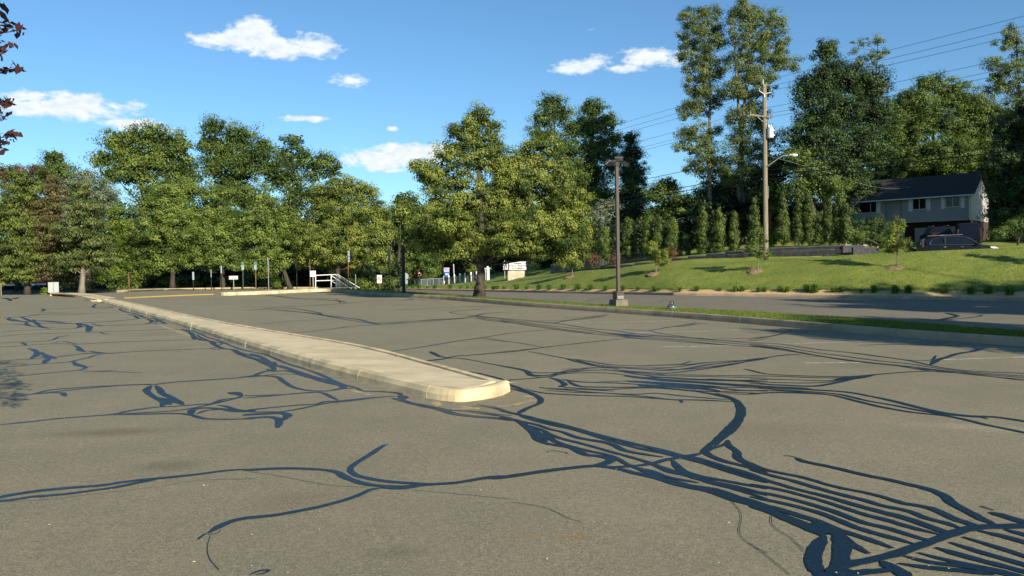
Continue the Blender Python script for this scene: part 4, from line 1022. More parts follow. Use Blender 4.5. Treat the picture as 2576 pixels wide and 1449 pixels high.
for i, (x, yt, yb, hw, Y) in enumerate(AV):
    rs = random.Random(i+7); k = Y/F; b = pt(x, yb+3, Y); H = (yb-yt)*k; w_ = hw*k*.86
    if x < 1925: lab = '%s narrow arborvitae left of the utility pole' % ['closest', 'second', 'third', 'fourth', 'fifth', 'sixth', 'seventh', 'eighth', 'ninth', 'tenth', 'eleventh'][10-i]
    else: lab = '%s slim arborvitae right of the utility pole' % ['first', 'second', 'third', 'fourth', 'fifth', 'sixth', 'seventh', 'eighth'][i-11]
    root = empty('arborvitae', b, lab, 'evergreen', AG)
    Lb = []; nl = 7; bare = .25 if x > 1700 else .08
    for j in range(nl):
        t = j/(nl-1); r_ = w_*(1.0-.75*max(0, t-.35)/.65)*rs.uniform(.8, 1.1)
        Lb.append((b+Vector((rs.uniform(-.15, .15)*w_, 0, H*(bare*.6+(1-bare*.6)*t)-(.3 if t == 1 else 0))), (r_, r_, H/nl*.95)))
    crown('crown', root, Lb, LF['arb'], .26, 60, .14, .85, 200+i, flat=1.3, asp=.45, droop=-1.0, upb=.0, tvar=.4)
    MB().tube([(0, 0, -.1), (0, 0, H*.5), (0, 0, H*.9)], [.07, .05, .02], 7).build('trunk', M_BARKG, root)

# saplings on the lawn with mulch rings
SG = 'young trees planted on the lawn'
def sapling(x, yb, yt, yc, hw, label, seed, moundy=True, leaf='sap', p=None, tall=False):
    p = p or lawn(x, yb); Y = p.y; k = Y/F; root = empty('sapling', p, label, 'young tree', SG)
    rs = random.Random(seed); H = (yc-yt)*k; R = hw*k; z0 = (yb-yc)*k; Lb = []
    for j in range(9):
        a = rs.uniform(0, 6.28); t = j/8; rr = R*.55*(1-.55*t); Lb.append((p+Vector((math.cos(a)*rr, math.sin(a)*rr, z0+H*(.14+.74*t))), (R*.55*(1-.5*t), R*.55*(1-.5*t), H*.17)))
    o, C = crown('crown', root, Lb, LF[leaf], .2, 26, .10, .75, seed, core=False, droop=.5, tvar=.4)
    mb = MB(); mb.tube([(0, 0, -.1), (rs.uniform(-.03, .03), 0, z0*.5), (0, 0, z0), (rs.uniform(-.05, .05), 0, z0+H*.9)], [.05, .035, .03, .01], 7)
    for c in C[::max(1, len(C)//34)]:
        q = Vector(c)-p; limb(mb, (0, 0, max(z0, q.z-.5*math.hypot(q.x, q.y)-.1)), q, .012, .005, rs, .0, 4)
    mb.build('trunk', M_BARKG, root, True)
    if moundy:
        m = MB(); n = 28; vs = [(0, 0, .13)]; fs = []
        for ring_, hh in ((.22, .12), (.42, .07), (.62, -.03)):
            for q in range(n):
                a = q*2*math.pi/n; r_ = ring_*(1+rs.uniform(-.12, .12)); px, py = r_*math.cos(a), r_*math.sin(a)*1.1
                gz = lawn_o_z(p.x+px, p.y+py, p)-p.z
                vs.append((px, py, gz+hh+rs.uniform(-.02, .02)))
        for q in range(n): fs.append((0, 1+q, 1+(q+1) % n))
        for rr in range(2):
            for q in range(n): a = 1+rr*n+q; b = 1+rr*n+(q+1) % n; fs.append((a, a+n, b+n, b))
        m.add(vs, fs); m.build('mulch_mound', M_WOODCHIP, root, True)
    return root
def lawn_o_z(X, Y, p):
    a = lawn(proj(p)[0], proj(p)[1]+2); b = p; sl = (b.z-a.z)/max(.05, (b-a).xy.length) if (b-a).xy.length > .05 else .2
    return p.z+(Y-p.y)*min(.4, max(.05, sl))+(X-p.x)*.0
sapling(2258.8, 670.8+4, 548, 634, 43, 'young tree on the lawn in front of the house and parked car', 301)
sapling(1908, 684, 574, 650, 35, 'young tree on the lawn directly left of the utility pole', 302, leaf='mid')
sapling(1650.5, 690, 607, 668, 37, 'young tree on the lawn right of the lamp post, before the wooden fence', 303)
sapling(1440, 697, 632, 676, 32, 'young tree on the lawn partly under the right edge of the big tree', 304)
sapling(1082, 717.5, 663, 700, 23, 'young tree left of the blue route sign', 305, False)
sapling(1191, 708, 658, 685, 17, 'young tree beside the white fence posts, just left of the big trunk', 306)
sapling(2680, 664, 530, 634, 44, 'young tree outside the right edge, throwing its shadow onto the lawn', 307)

# clumps of lilies in the mulch bed
LP = [(1022,13),(1037,13),(1053,15),(1075,8),(1093,14),(1133,15),(1158,12),(1176,12),(1194,12),(1221,13),(1241,14),(1251,14),(1269,13),(1300,20),(1325,14),(1357,20),(1382,18),(1418,19),(1455,23),(1486,20),(1526,18),(1569,18),(1607,14),(1648,17),(1660,12),(1712,15),(1755,18),(1814,13),(1853,20),(1870,18),(1910,17),(1927,17),(1965,19),(1983,19),(2031,26),(2054,30),(2101,18),(2121,20),(2171,14),(2202,24),(2256,28),(2290,27),(2381,26),(2448,28),(2492,26),(2545,30)]
protos = []
for s_ in range(3):
    r = np.random.RandomState(60+s_); vs = []; fs = []; tt = []
    for q in range(150):
        a = r.rand()*6.28; l = .20+.34*r.rand(); out = .06+.42*r.rand(); bx, by = r.normal(size=2)*.07; w_ = .012
        px = [(bx, by, 0), (bx+math.cos(a)*out*.45, by+math.sin(a)*out*.45, l*.8), (bx+math.cos(a)*out, by+math.sin(a)*out, l*(.95-.5*out/.44))]
        k = len(vs); sx, sy = -math.sin(a)*w_, math.cos(a)*w_
        vs += [(px[0][0]-sx, px[0][1]-sy, 0), (px[0][0]+sx, px[0][1]+sy, 0), (px[1][0]+sx, px[1][1]+sy, px[1][2]), (px[1][0]-sx, px[1][1]-sy, px[1][2]), (px[2][0], px[2][1], px[2][2])]
        fs += [(k, k+1, k+2, k+3), (k+3, k+2, k+4)]; t0 = r.rand(); tt += [t0, min(1, t0+.15)]
    me = bpy.data.meshes.new('lily_clump'); me.from_pydata(vs, [], fs); a = me.attributes.new('tint', 'FLOAT', 'FACE'); a.data.foreach_set('value', np.array(tt, dtype=np.float32)); me.materials.append(LF['lily']); protos.append(me)
landm = [(1016, 'black lamp pole'), (1205, 'big trunk'), (1297, 'stone sign'), (1552, 'tall lamp post'), (1927, 'utility pole'), (2258, 'sapling by the house')]
cnt = {}
lab_of = {}
for x, w_ in LP:
    lx, nm = min(landm, key=lambda q: abs(q[0]-x)); side = 'right' if x > lx else 'left'; cnt.setdefault((nm, side), []).append(x)
for (nm, side), v in cnt.items():
    lx = [q[0] for q in landm if q[1] == nm][0]
    for i, x in enumerate(sorted(v, key=lambda q: abs(q-lx))): lab_of[x] = 'grassy green tuft in the straw bed, %s %s of the %s' % (ords[i], side, nm)
for i, (x, w_) in enumerate(LP):
    t_ = .045+.02*((i*37) % 5)/5; q = lawn_t(x, t_); k = q.y/F
    o = bpy.data.objects.new('lily_clump', protos[i % 3]); COL.objects.link(o); o.location = q; o.rotation_euler = (0, 0, i*1.7); s = w_*k/.78*1.25; o.scale = (s, s, s*1.15)
    tag(o, lab_of[x], 'plant', 'green tufts in the straw bed along the far kerb')

# purple-leaved plum close by on the left: only its outermost twigs reach into view
def plum():
    base = Vector((-5.5, 4.9, zp(-5.5))); root = empty('plum_tree', base, 'purple-leaved plum whose twigs enter at the left edge near the camera', 'tree')
    r = np.random.RandomState(8); C = []; Rr = []
    for _ in range(330):
        d = r.normal(size=3); d /= np.linalg.norm(d); c = np.array((base.x, base.y, base.z+3.6))+d*np.array((2.15, 2.15, 1.9))*(.5+.5*r.rand())
        C.append(c); Rr.append(.22)
    v, t = leaves(np.array(C), np.array(Rr), 16, .085, 9, asp=.55, tvar=.5)
    mb = MB(); rs = random.Random(3)
    mb.tube([(0, 0, -.1), (.05, 0, .8), (0, .05, 1.7), (.1, 0, 3.2), (.0, 0, 4.6)], [.13, .10, .085, .05, .02], 9)
    for c in C[::6]: limb(mb, (0, 0, rs.uniform(1.5, 3.2)), Vector(c)-base, .02, .006, rs, -.03, 4)
    VV = [v]; T = [t]
    for (y0, xt, n) in [(75, 58, 12), (112, 38, 6), (170, 56, 12), (255, 32, 12), (300, 22, 7), (345, 46, 14), (372, 12, 5), (60, 30, 5)]:
        tip = pt(xt-4, y0, 4.9); st_ = pt(-90, y0+25, 5.1); limb(mb, st_-base, tip-base, .006, .002, rs, -.02, 4)
        P = []
        for q in range(n):
            f = .45+.55*q/(n-1); p = st_.lerp(tip, f); P.append((p.x, p.y, p.z+rs.uniform(-.02, .03)))
        v2, t2 = leaves(np.array(P), np.full(len(P), .03), 3, .052, 30+n, asp=.5, tvar=.5, droop=.5); VV.append(v2); T.append(t2)
        limb(mb, (0, 0, 3.2), st_-base, .02, .006, rs, -.03, 4)
    P = []
    for q in range(80):
        p = pt(-10-rs.random()**1.4*330, rs.uniform(-120, 400), rs.uniform(4.5, 5.2)); P.append(tuple(p))
        if q % 4 == 0: limb(mb, (0, 0, rs.uniform(2.2, 3.4)), p-base, .014, .004, rs, -.03, 4)
    v2, t2 = leaves(np.array(P), np.full(len(P), .09), 12, .055, 77, asp=.5, tvar=.5, droop=.5); VV.append(v2); T.append(t2)
    v = np.concatenate(VV); t = np.concatenate(T)
    mesh_obj('crown', v-np.array(base), np.arange(len(v)).reshape(-1, 4), LF['purple'], root, tint=t)
    mb.build('trunk', M_BARK, root, True)
plum()
# trees standing outside the frame on the right: their shade falls on car park, road and lawn
def shade_tree(X, Y, h, R, label, seed, dens=.7):
    b = Vector((X, Y, zp(X))); root = empty('shade_tree', b, label, 'tree', 'trees beside the right end of the road'); rs = random.Random(seed); Lb = []
    for j in range(7):
        a = j*.9; Lb.append((b+Vector((math.cos(a)*R*.5, math.sin(a)*R*.5, h+R*.6*math.sin(j*2.1))), (R*.6, R*.6, R*.45)))
    crown('crown', root, Lb, LF['oak'], .6, 40, .26, dens, seed)
    mb = MB(); mb.tube([(0, 0, -.2), (0, 0, h*.5), (.1, 0, h+R*.3)], [.28, .2, .05], 9)
    for c, r_ in Lb: limb(mb, (0, 0, h*.55), c-b, .1, .03, rs)
    mb.build('trunk', M_BARK, root, True)
# ---------------------------------------------------------------- things
M_BRONZE = mat('bronze_paint', (.075, .056, .040), .45, .1, 3, spec=.4)
M_BLACK = mat('black_paint', (.018, .016, .015), .6)
M_DARKM = mat('dark_housing', (.03, .03, .032), .5)
M_GREYM = mat('grey_housing', (.22, .22, .22), .5, .1, 4)
M_LENS = mat('lamp_lens', (.45, .45, .40), .25, spec=.6)
M_FOOT = mat('footing_concrete', (.19, .17, .12), .95, .4, 3, .6, 30, col2=(.11, .10, .075))
M_ALU = mat('aluminium', (.50, .50, .50), .45, .1, 4, metal=.5)
M_WHITEP = mat('white_paint', (.74, .73, .70), .5, .06, 4)
M_WOODP = mat('pole_wood', (.25, .215, .145), .9, .2, 3, .5, 20, stretch=(8, 8, .4))
M_RUST = mat('rusty_steel', (.17, .09, .045), .85, .4, 6)
M_GREENS = mat('green_steel', (.05, .10, .07), .6)
M_SBACK = mat('sign_back', (.22, .27, .29), .5, .08, 4)
M_SIGNW = mat('sign_white', (.78, .78, .76), .45)
M_SIGNBL = mat('sign_blue', (.03, .10, .42), .45)
M_SIGNR = mat('sign_red', (.50, .035, .03), .45)
M_SIGNG = mat('sign_green', (.012, .14, .10), .45)
M_SIGNK = mat('sign_black', (.015, .015, .015), .5)
M_STONE = mat('sign_stone', (.55, .45, .32), .9, .3, 2.2, .5, 20, col2=(.36, .31, .24))
M_MORT = mat('pale_mortar', (.62, .56, .45), .95)
M_GLASS = mat('dark_glass', (.006, .008, .010), .12, spec=.45)
M_RUBBER = mat('tyre_rubber', (.02, .02, .02), .8)
M_CHROME = mat('chrome', (.75, .75, .76), .18, metal=1.0)
M_HEAD = mat('headlight_glass', (.62, .66, .70), .12, spec=.9)
M_TAIL = mat('tail_light', (.06, .004, .005), .2, spec=.8)

def face(p, extra=0.0): return math.atan2(-p.x, p.y)+extra
def down(M_, v): return M_ @ Vector(v)

def lamp_post(x, yb, yt, label, w_, m, heads=True, seed=0, footing=True):
    b = gp(x, yb, .165); k = b.y/F; H = (yb-yt)*k; r = empty('lamp_post', b, label, 'lamp post', None, face(b, .55))
    rs = random.Random(seed)
    z0 = .26 if footing else 0
    if footing:
        mb = MB(); bm_ = [(-.26,-.26,-.1),(.26,-.26,-.1),(.26,.26,-.1),(-.26,.26,-.1),(-.21,-.21,.25),(.21,-.21,.25),(.21,.21,.25),(-.21,.21,.25)]
        mb.add([Vector(v)*1.12 for v in bm_], [(3,2,1,0),(4,5,6,7),(0,1,5,4),(1,2,6,5),(2,3,7,6),(3,0,4,7)]); mb.build('footing', M_FOOT, r)
        mb = MB().box((0, 0, .285+.13), (.31, .31, .25), .01).box((0, 0, .285+.265), (.33, .33, .03), .005); mb.build('base_cover', M_BRONZE, r)
        MB().box((0, -.157, .36), (.27, .006, .12)).box((.157, 0, .36), (.006, .27, .12)).build('steel_band', M_GREYM, r)
    MB().box((0, 0, z0+(H-z0)/2), (w_, w_, H-z0), .008).build('pole', m, r)
    for q in range(5): pass
    if heads:
        MB().box((0, 0, H+.06), (.16, .16, .16), .01).box((0, .08, H+.10), (.34, .10, .10), .01).build('tenon', M_DARKM, r)
        for j, (px, py, pz, rz, tx, lab) in enumerate([(-.27, -.10, .05, -.9, .55, None), (.27, -.16, .05, .75, .62, None), (-.22, .22, .16, -2.4, .65, None), (.24, .22, .30, 2.6, .5, None), (.02, .30, .16, 3.1, .35, None)]):
            M_ = Matrix.Rotation(rz, 4, 'Z') @ Matrix.Rotation(tx, 4, 'X')
            c = Vector((px, py, H+pz)); h = MB(); h.box(c, (.33, .25, .04), .012, M=M_); h.box(c+M_ @ Vector((0, 0, .04)), (.26, .18, .04), .01, M=M_)
            for q in range(5): h.box(c+M_ @ Vector((-.1+.05*q, 0, .065)), (.008, .17, .03), 0, M=M_)
            ho = h.build('lamp_head', M_DARKM, r)
            MB().box(c+M_ @ Vector((0, 0, -.027)), (.30, .22, .006), 0, M=M_).build('lens', M_LENS, ho)
            MB().tube([(0, 0, H+.08), c*.5+Vector((0, 0, (H+.08)*.5)), c], .018, 6).build('bracket', M_DARKM, ho)
    return r
lamp_post(1556, 772, 418, 'tall bronze lamp post with floodlights on a concrete footing, on the grass strip', .115, M_BRONZE)
lamp_post(1016, 736, 545, 'black lamp pole on the far end of the grass strip, its top lost in leaves', .15, M_BLACK, heads=False, footing=False)

# propane tank lying on the strip
def tank():
    p = gp(1690, 784.5, .10); r = empty('gas_cylinder', p, 'small grey gas cylinder with black collar standing on the grass strip', 'gas cylinder', None, .4)
    MB().lathe([(.10, .0), (.12, .02), (.15, .06), (.155, .12), (.155, .17), (.148, .20), (.125, .24), (.08, .27), (.03, .285)], seg=28).build('body', mat('tank_paint', (.10, .12, .12), .35, .2, 6, metal=.4), r, True)
    mb = MB(); mb.lathe([(.156, .14), (.159, .145), (.159, .155), (.156, .16)], seg=28); mb.build('seam', M_GREYM, r)
    mb = MB(); n = 26
    for i in range(n):
        a = i/n*2*math.pi
        if math.sin(a) > .82: continue
        solid = i % 5 in (0,)
        mb.box((.085*math.cos(a), .085*math.sin(a), .30 if solid else .355), (.02, .006, .11) if solid else (.022, .006, .022), 0, rz=a+math.pi/2)
    mb.build('collar', M_DARKM, r)
    MB().tube([(0, 0, .27), (0, 0, .33)], .016, 8).box((0, 0, .345), (.06, .02, .02), .005).tube([(0, 0, .31), (.05, -.02, .31)], .012, 8).build('valve', M_CHROME, r)
    for o in r.children: pass
tank()

# utility pole
def upole():
    p = pt(1927, 653, 54.2); p.z -= .0; k = p.y/F; H = 438*k; r = empty('utility_pole', p, 'tall wooden utility pole with transformer and street light', 'utility pole', None, face(p))
    mb = MB(); P = []; R_ = []
    for i in range(13): t = i/12; P.append((0, 0, -.3+(H+.3)*t)); R_.append(.175-.045*t)
    mb.tube(P, R_, 16); mb.build('pole', M_WOODP, r, True)
    zz = lambda y: (653-y)*k
    c = MB(); a = Vector((-.98, -.12, zz(289))); b = Vector((.52, -.12, zz(299)))
    d = b-a; c.box((a+b)/2, (d.length, .11, .13), .005, M=Matrix.Rotation(-math.atan2(d.z, d.x), 4, 'Y')); co = c.build('crossarm', mat('grey_wood', (.24, .21, .17), .9, .2, 5), r)
    MB().tube([(-.5, -.12, zz(294)), (-.1, -.16, zz(309))], .02, 6).build('brace', M_ALU, co)
    for xx in (-.92, .44): MB().lathe([(.02, 0), (.05, .04), (.035, .08), (.055, .11), (.03, .16), (.02, .2)], (xx, -.12, zz(289 if xx < 0 else 297)+.05), 10).build('insulator', M_GREYM, co)
    t = MB(); t.tube([(0, -.1, zz(240)), (-.34, -.12, zz(231))], .03, 8).tube([(0, -.1, zz(240)), (.42, -.12, zz(237))], .03, 8).tube([(0, -.13, zz(240)), (0, -.13, zz(248))], .03, 8); to = t.build('top_bracket', M_WHITEP, r)
    for xx, y in ((-.34, 231), (.42, 237)): MB().lathe([(.03, 0), (.06, .04), (.04, .09), (.06, .13), (.03, .2)], (xx, -.12, zz(y)), 10).build('insulator', M_GREYM, to)
    MB().tube([(-.08, 0, H), (-.08, 0, H+.35)], .02, 6).build('top_pin', M_ALU, r)
    q = MB(); cx = .36; q.lathe([(.19, 0), (.20, .02), (.20, .62), (.21, .64), (.21, .68), (.14, .72)], (cx, -.12, zz(350)), 20); q.box((.18, -.12, zz(350)+.15), (.12, .10, .06)).box((.18, -.12, zz(350)+.48), (.12, .10, .06)); tr_ = q.build('transformer', mat('transformer_paint', (.56, .60, .60), .45, .05, 4), r)
    for xx in (cx-.1, cx+.04): MB().lathe([(.05, 0), (.06, .05), (.04, .08), (.06, .12), (.03, .2)], (xx, -.12, zz(350)+.70), 10).build('bushing', M_WHITEP, tr_)
    for zc_ in (.17, .5): MB().box((cx+.24, -.12, zz(350)+zc_), (.10, .08, .07), .005).build('lug', M_WHITEP, tr_)
    a_ = MB(); pts_ = [(.12, -.15, zz(421)), (.6, -.5, zz(410)), (1.0, -.8, zz(402)), (1.25, -.95, zz(400)), (1.5, -1.05, zz(400.5))]; a_.tube(cat_rom(pts_, .1), .038, 8); a_.build('street_light_arm', M_WHITEP, r, True)
    l_ = MB(); vs = []; 
    l_.lathe([(.02, .10), (.12, .085), (.16, .03), (.165, 0), (.15, -.02)], (0, 0, 0), 16)
    lo = MB().add([(1.5+v[0]*1.9+.25, -1.12+v[1], v[2]+zz(401)) for v in l_.v], l_.f).build('lamp_housing', M_WHITEP, r, True)
    l2 = MB().lathe([(.15, -.02), (.13, -.08), (.07, -.12), (.01, -.13)], (0, 0, 0), 16)
    MB().add([(1.5+v[0]*1.7+.30, -1.12+v[1], v[2]+zz(401)) for v in l2.v], l2.f).build('lamp_bowl', M_LENS, lo, True)
    MB().tube([(.19, 0, zz(500)), (.19, 0, zz(470))], .03, 6).build('conduit', M_GREYM, r)
    MB().tube(cat_rom([(.3, -.1, zz(352)), (.36, -.1, zz(362)), (.26, -.1, zz(372)), (.36, -.12, zz(385))], .1), .012, 5).build('drop_wire', M_DARKM, r)
    MB().lathe([(.07, 0), (.05, .06), (.02, .12)], (.38, -.1, zz(390)), 10).build('bell_cap', M_WHITEP, r)
    return p, k
UP, uk = upole()
# the next pole, hidden among the trees behind the big tree
p2 = Vector((-3.8, 92, pt(1205, 705, 92).z)); rp_ = empty('utility_pole', p2, 'distant wooden utility pole hidden behind the big tree', 'utility pole')
MB().tube([(0, 0, -.3), (0, 0, 11.9)], [.17, .12], 12).build('pole', M_WOODP, rp_); MB().box((0, -.1, 9.6), (1.6, .1, .12)).build('crossarm', M_WOODP, rp_)
def wire(y0, dx, sag, label, rad=.011, yl=None, zr=0.0, zl=0.0):
    a = pt(1927, y0, 54.2)+Vector((dx, -.12, .0)); hz = a.z-UP.z
    R_ = Vector((38+dx, 20, a.z+zr)); L_ = Vector((-3.8+dx, 92, a.z+zl))
    P = []
    for A_, B_, s in ((L_, a, sag), (a, R_, sag)):
        for i in range(19):
            t = i/18; q = A_.lerp(B_, t); q.z -= s*4*t*(1-t); P.append(q)
    MB().tube(P, rad, 5).v; mb = MB(); mb.tube(P, rad, 5); o = mb.build('power_line', M_SIGNK, None); tag(o, label, 'wire', 'power lines along the street')
wire(203, -.08, .25, 'highest power line, resting on the very top of the utility pole')
wire(222, -.34, .3, 'power line on the left arm of the white top bracket')
wire(228, .42, .35, 'power line on the right arm of the white top bracket')
wire(278, -.92, .35, 'power line on the left end of the wooden crossarm')
wire(285, .44, .4, 'power line on the right end of the wooden crossarm')
wire(296, .1, .45, 'power line passing the pole just under the crossarm')
wire(383, .2, .5, 'cable just above the street light arm', .02)
wire(428, .2, .55, 'upper of the thick cables below the street light', .024)
wire(439, .2, .55, 'middle of the thick cables below the street light', .028)
wire(450, .2, .6, 'lowest thick cable on the utility pole', .024)
a = pt(2107, 441, 60); b = pt(2290, 470, 80); P = [a.lerp(b, i/12)-Vector((0, 0, .5*4*(i/12)*(1-i/12))) for i in range(13)]
mb = MB(); mb.tube([pt(1927, 390, 54.2)]+P, .007, 4); tag(mb.build('power_line', M_ALU, None), 'pale service cable sagging from the utility pole to the house', 'wire')

# stone sign
def monument():
    a = lawn(1281, 706); b = Vector((a.x+.0, a.y, a.z)); k = a.y/F
    xc = (1278+1320)/2; p = lawn(xc, 704); Y = a.y; p = pt(xc, 706, Y); r = empty('school_sign', p, 'white school name sign standing on a base of light stone', 'sign', None, face(p, -.10))
    W = 41*k; mb = MB(); rs = random.Random(2); Hh = 24.5*k; D_ = .75
    z = -.3; rows_ = [.32, .27, .30, .24, .3, .26, .22]
    mats = [M_MORT]+[mat('stone_%s' % nme, c, .9, .12, 5, .4, 25) for nme, c in (('buff', (.60, .53, .39)), ('tan', (.52, .43, .30)), ('grey', (.44, .41, .35)))]
    bb = MB(); mi = []
    bb.box((0, 0, Hh/2-.25), (W, D_, Hh+.5)); mi += [0]*(len(bb.f)-len(mi))
    for hgt in rows_:
        if z+hgt > Hh: hgt = Hh-z
        if hgt < .08: break
        for sgn, ln, ax in ((-1, W, 0), (1, D_, 1), (-1, D_, 2)):
            x = -ln/2+.02
            while x < ln/2-.05:
                w_ = min(rs.uniform(.28, .62), ln/2-.02-x)
                if ln/2-.02-x-w_ < .12: w_ = ln/2-.02-x
                d = .03+rs.uniform(0, .012); cc = x+w_/2
                c = (cc, -D_/2-d/2+.004, z+hgt/2) if ax == 0 else ((W/2+d/2-.004) if ax == 1 else -(W/2+d/2-.004), cc, z+hgt/2)
                bb.box(c, (w_-.03, d, hgt-.03) if ax == 0 else (d, w_-.03, hgt-.03), .006); x += w_; mi += [rs.choice((1, 1, 2, 3))]*(len(bb.f)-len(mi))
        z += hgt
    sb_ = bb.build('stone_base', mats[0], r)
    for m_ in mats[1:]: sb_.data.materials.append(m_)
    for p_, q_ in zip(sb_.data.polygons, mi): p_.material_index = q_
    pw = 60.6*k; ph = 23.5*k; cx = (1295.5-xc)*k*1.0; pc = MB().box((cx, -.0, Hh+ph/2+.03), (pw, .30, ph), .01).build('sign_box', M_SIGNK, r)
    bk_ = MB().box((cx-pw/2+pw*.14, -.154, Hh+ph/2+.03), (pw*.26, .006, ph-.12)).build('black_panel', M_SIGNK, pc)
    wp = MB().box((cx+pw*.13, -.156, Hh+ph/2+.04), (pw*.70, .010, ph-.12)).build('white_panel', M_SIGNW, pc)
    MM = Matrix.Translation((cx+pw*.13, -.164, Hh+ph/2+.04)) @ Matrix.Rotation(math.pi/2, 4, 'X')
    textmesh('lettering', 'Adolph\nHebrew Academy\nof Rockland', .275, M_SIGNK, wp, MM, bold=.010)
    e = MB(); x0 = cx-pw/2+pw*.14; z0 = Hh+.16; hh = ph*.66; w_ = pw*.036
    def blob(px, pz, ww, h_): e.box((x0+px, -.160, z0+pz+h_/2), (ww, .008, h_), .03)
    blob(-pw*.08, 0, w_, hh*.30); blob(-pw*.085, hh*.38, w_*.9, hh*.26); blob(-pw*.065, hh*.70, w_*.7, hh*.28)
    blob(-pw*.005, 0, w_*.9, hh*.55); blob(pw*.01, hh*.62, w_*.6, hh*.22); blob(pw*.07, 0, w_*1.1, hh*.96); blob(pw*.035, .0, w_*.6, hh*.2)
    e.build('emblem', M_SIGNW, bk_)
monument()

# sign posts
def post_sign(name, base, H, label, cat, plates, pm=M_ALU, pr=.028, group=None, rz=0.0, lean=0.0):
    r = empty(name, base, label, cat, group, face(base, rz))
    MB().tube([(0, 0, -.15), (lean*.5, 0, H*.5), (lean, 0, H)], pr, 8).build('post', pm, r)
    for (z, w_, h_, m_, extra) in plates:
        o = MB().box((lean*z/H, -.045, z), (w_, .012, h_), .004).build('sign_plate', m_, r)
        for e in extra: e(o, Vector((lean*z/H, -.055, z)))
    return r
def panel(dx, dz, w_, h_, m_, nm='marking'):
    return lambda o, c: MB().box((c.x+dx, c.y-.0, c.z+dz), (w_, .004, h_)).build(nm, m_, o)
def txt(s, size, m_, dx=0, dz=0):
    return lambda o, c: textmesh('lettering', s, size, m_, o, Matrix.Translation((c.x+dx, c.y-.003, c.z+dz)) @ Matrix.Rotation(math.pi/2, 4, 'X'), ext=.002)
def wheel_chair(o, c):
    mb = MB(); P = [(.045*math.cos(a*.5), 0, .045*math.sin(a*.5)-.02) for a in range(4, 14)]
    mb.tube([(c.x+q[0], c.y-.004, c.z+q[2]) for q in P], .008, 5).tube([(c.x-.01, c.y-.004, c.z+.05), (c.x-.005, c.y-.004, c.z), (c.x+.035, c.y-.004, c.z-.005), (c.x+.05, c.y-.004, c.z-.045)], .009, 5); mb.build('wheelchair_symbol', M_SIGNW, o)
def bpz(x, yb, h=.13): return gp(x, yb, h)
def hh_(b, yb, yt): return (yb-yt)*b.y/F
GG = 'parking sign posts along the far kerb'
b = bpz(979.6, 732, .17); H = hh_(b, 732, 627)
post_sign('parking_sign', b, H, 'blue and white disabled parking sign on a dark post, left of the black lamp pole', 'sign', [(H-.42, .17*1.0, .84, M_SBACK, [panel(0, -.1, .13, .26, M_SIGNBL), lambda o, c: wheel_chair(o, c+Vector((0, -.004, -.1)))])], M_RUST, .035, GG, .9)
b = bpz(876, 727); H = hh_(b, 727, 631)
post_sign('parking_sign', b, H, 'disabled parking sign on a rusty brown post beside the white handrail', 'sign', [(H-.40, .18, .80, M_SBACK, [panel(0, -.1, .12, .26, M_SIGNBL), lambda o, c: wheel_chair(o, c+Vector((0, -.004, -.1)))])], M_RUST, .032, GG, .7, lean=.09)
for x, yb, yt, pw, pm, m1, lab in [(780.7,726,652,0,M_RUST,None,'bare rusty post left of the small white notice'),(747,724,648,.10,M_BLACK,M_SBACK,'dark post with a narrow sign edge-on, right of the tree trunk'),
     (711.3,723,650,.19,M_GREENS,M_SIGNG,'green post with a green and white parking sign left of the tree trunk'),(676,727,648,.06,M_GREYM,M_SBACK,'grey post with its sign seen edge-on, third right of the ONE WAY sign'),(644,726.5,659,.17,M_RUST,M_SIGNG,'brown post with small green and white sign, second right of the ONE WAY sign'),
     (612,726.5,660,.17,M_GREENS,M_SIGNG,'green post with small sign, nearest on the right of the ONE WAY sign'),(558,726.5,668,.09,M_BLACK,M_SBACK,'thin dark post left of the ONE WAY sign under the lindens'),(532,726.5,678,.05,M_BLACK,M_SBACK,'second thin dark post left of the ONE WAY sign'),
     (487,728,684,.12,M_BLACK,M_SBACK,'dark post with a small grey plate under the middle linden'),(325,733,684,0,M_RUST,None,'bare rusty post at the left end of the far kerb'),(895,726,690,0,M_GREYM,None,'short bare grey post beyond the handrail'),(3,741,712,0,M_WOODP,None,'short wooden post at the left edge of the car park')]:
    b = bpz(x, yb, .13 if x > 250 else 0); H = hh_(b, yb, yt)
    pl = [] if not pw else [(H-.28, pw, .55, M_SBACK if m1 is M_SIGNG else m1, [panel(0, .16, pw*.9, .18, M_SIGNG)] if m1 is M_SIGNG else [])]
    post_sign('parking_sign' if pw else 'sign_post', b, H, lab, 'sign' if pw else 'post', pl, pm, .03, GG)
b = bpz(788, 726); H = hh_(b, 726, 681); post_sign('notice_board', b, H, 'small square white notice on a post left of the handrail', 'sign', [(H-.22, .40, .42, M_SIGNW, [])], M_ALU, .03)
b = bpz(737.5, 716); post_sign('notice_board', b, hh_(b, 716, 689), 'tiny narrow white sign low under the trees, right of the tree trunk', 'sign', [(hh_(b, 716, 689)-.25, .14, .48, M_SIGNW, [])], M_ALU, .02)
b = bpz(135, 741.5, .0); H = hh_(b, 741.5, 709); post_sign('traffic_sign', b, H, 'blank back of a rectangular sign at the far end of the island', 'sign', [(H-.33, .56, .62, mat('blank_sign_back', (.30, .33, .33), .5), [panel(0, 0, .07, .62, M_GREYM)])], M_GREYM, .032)
b = bpz(955, 729, .1); H = hh_(b, 729, 692)
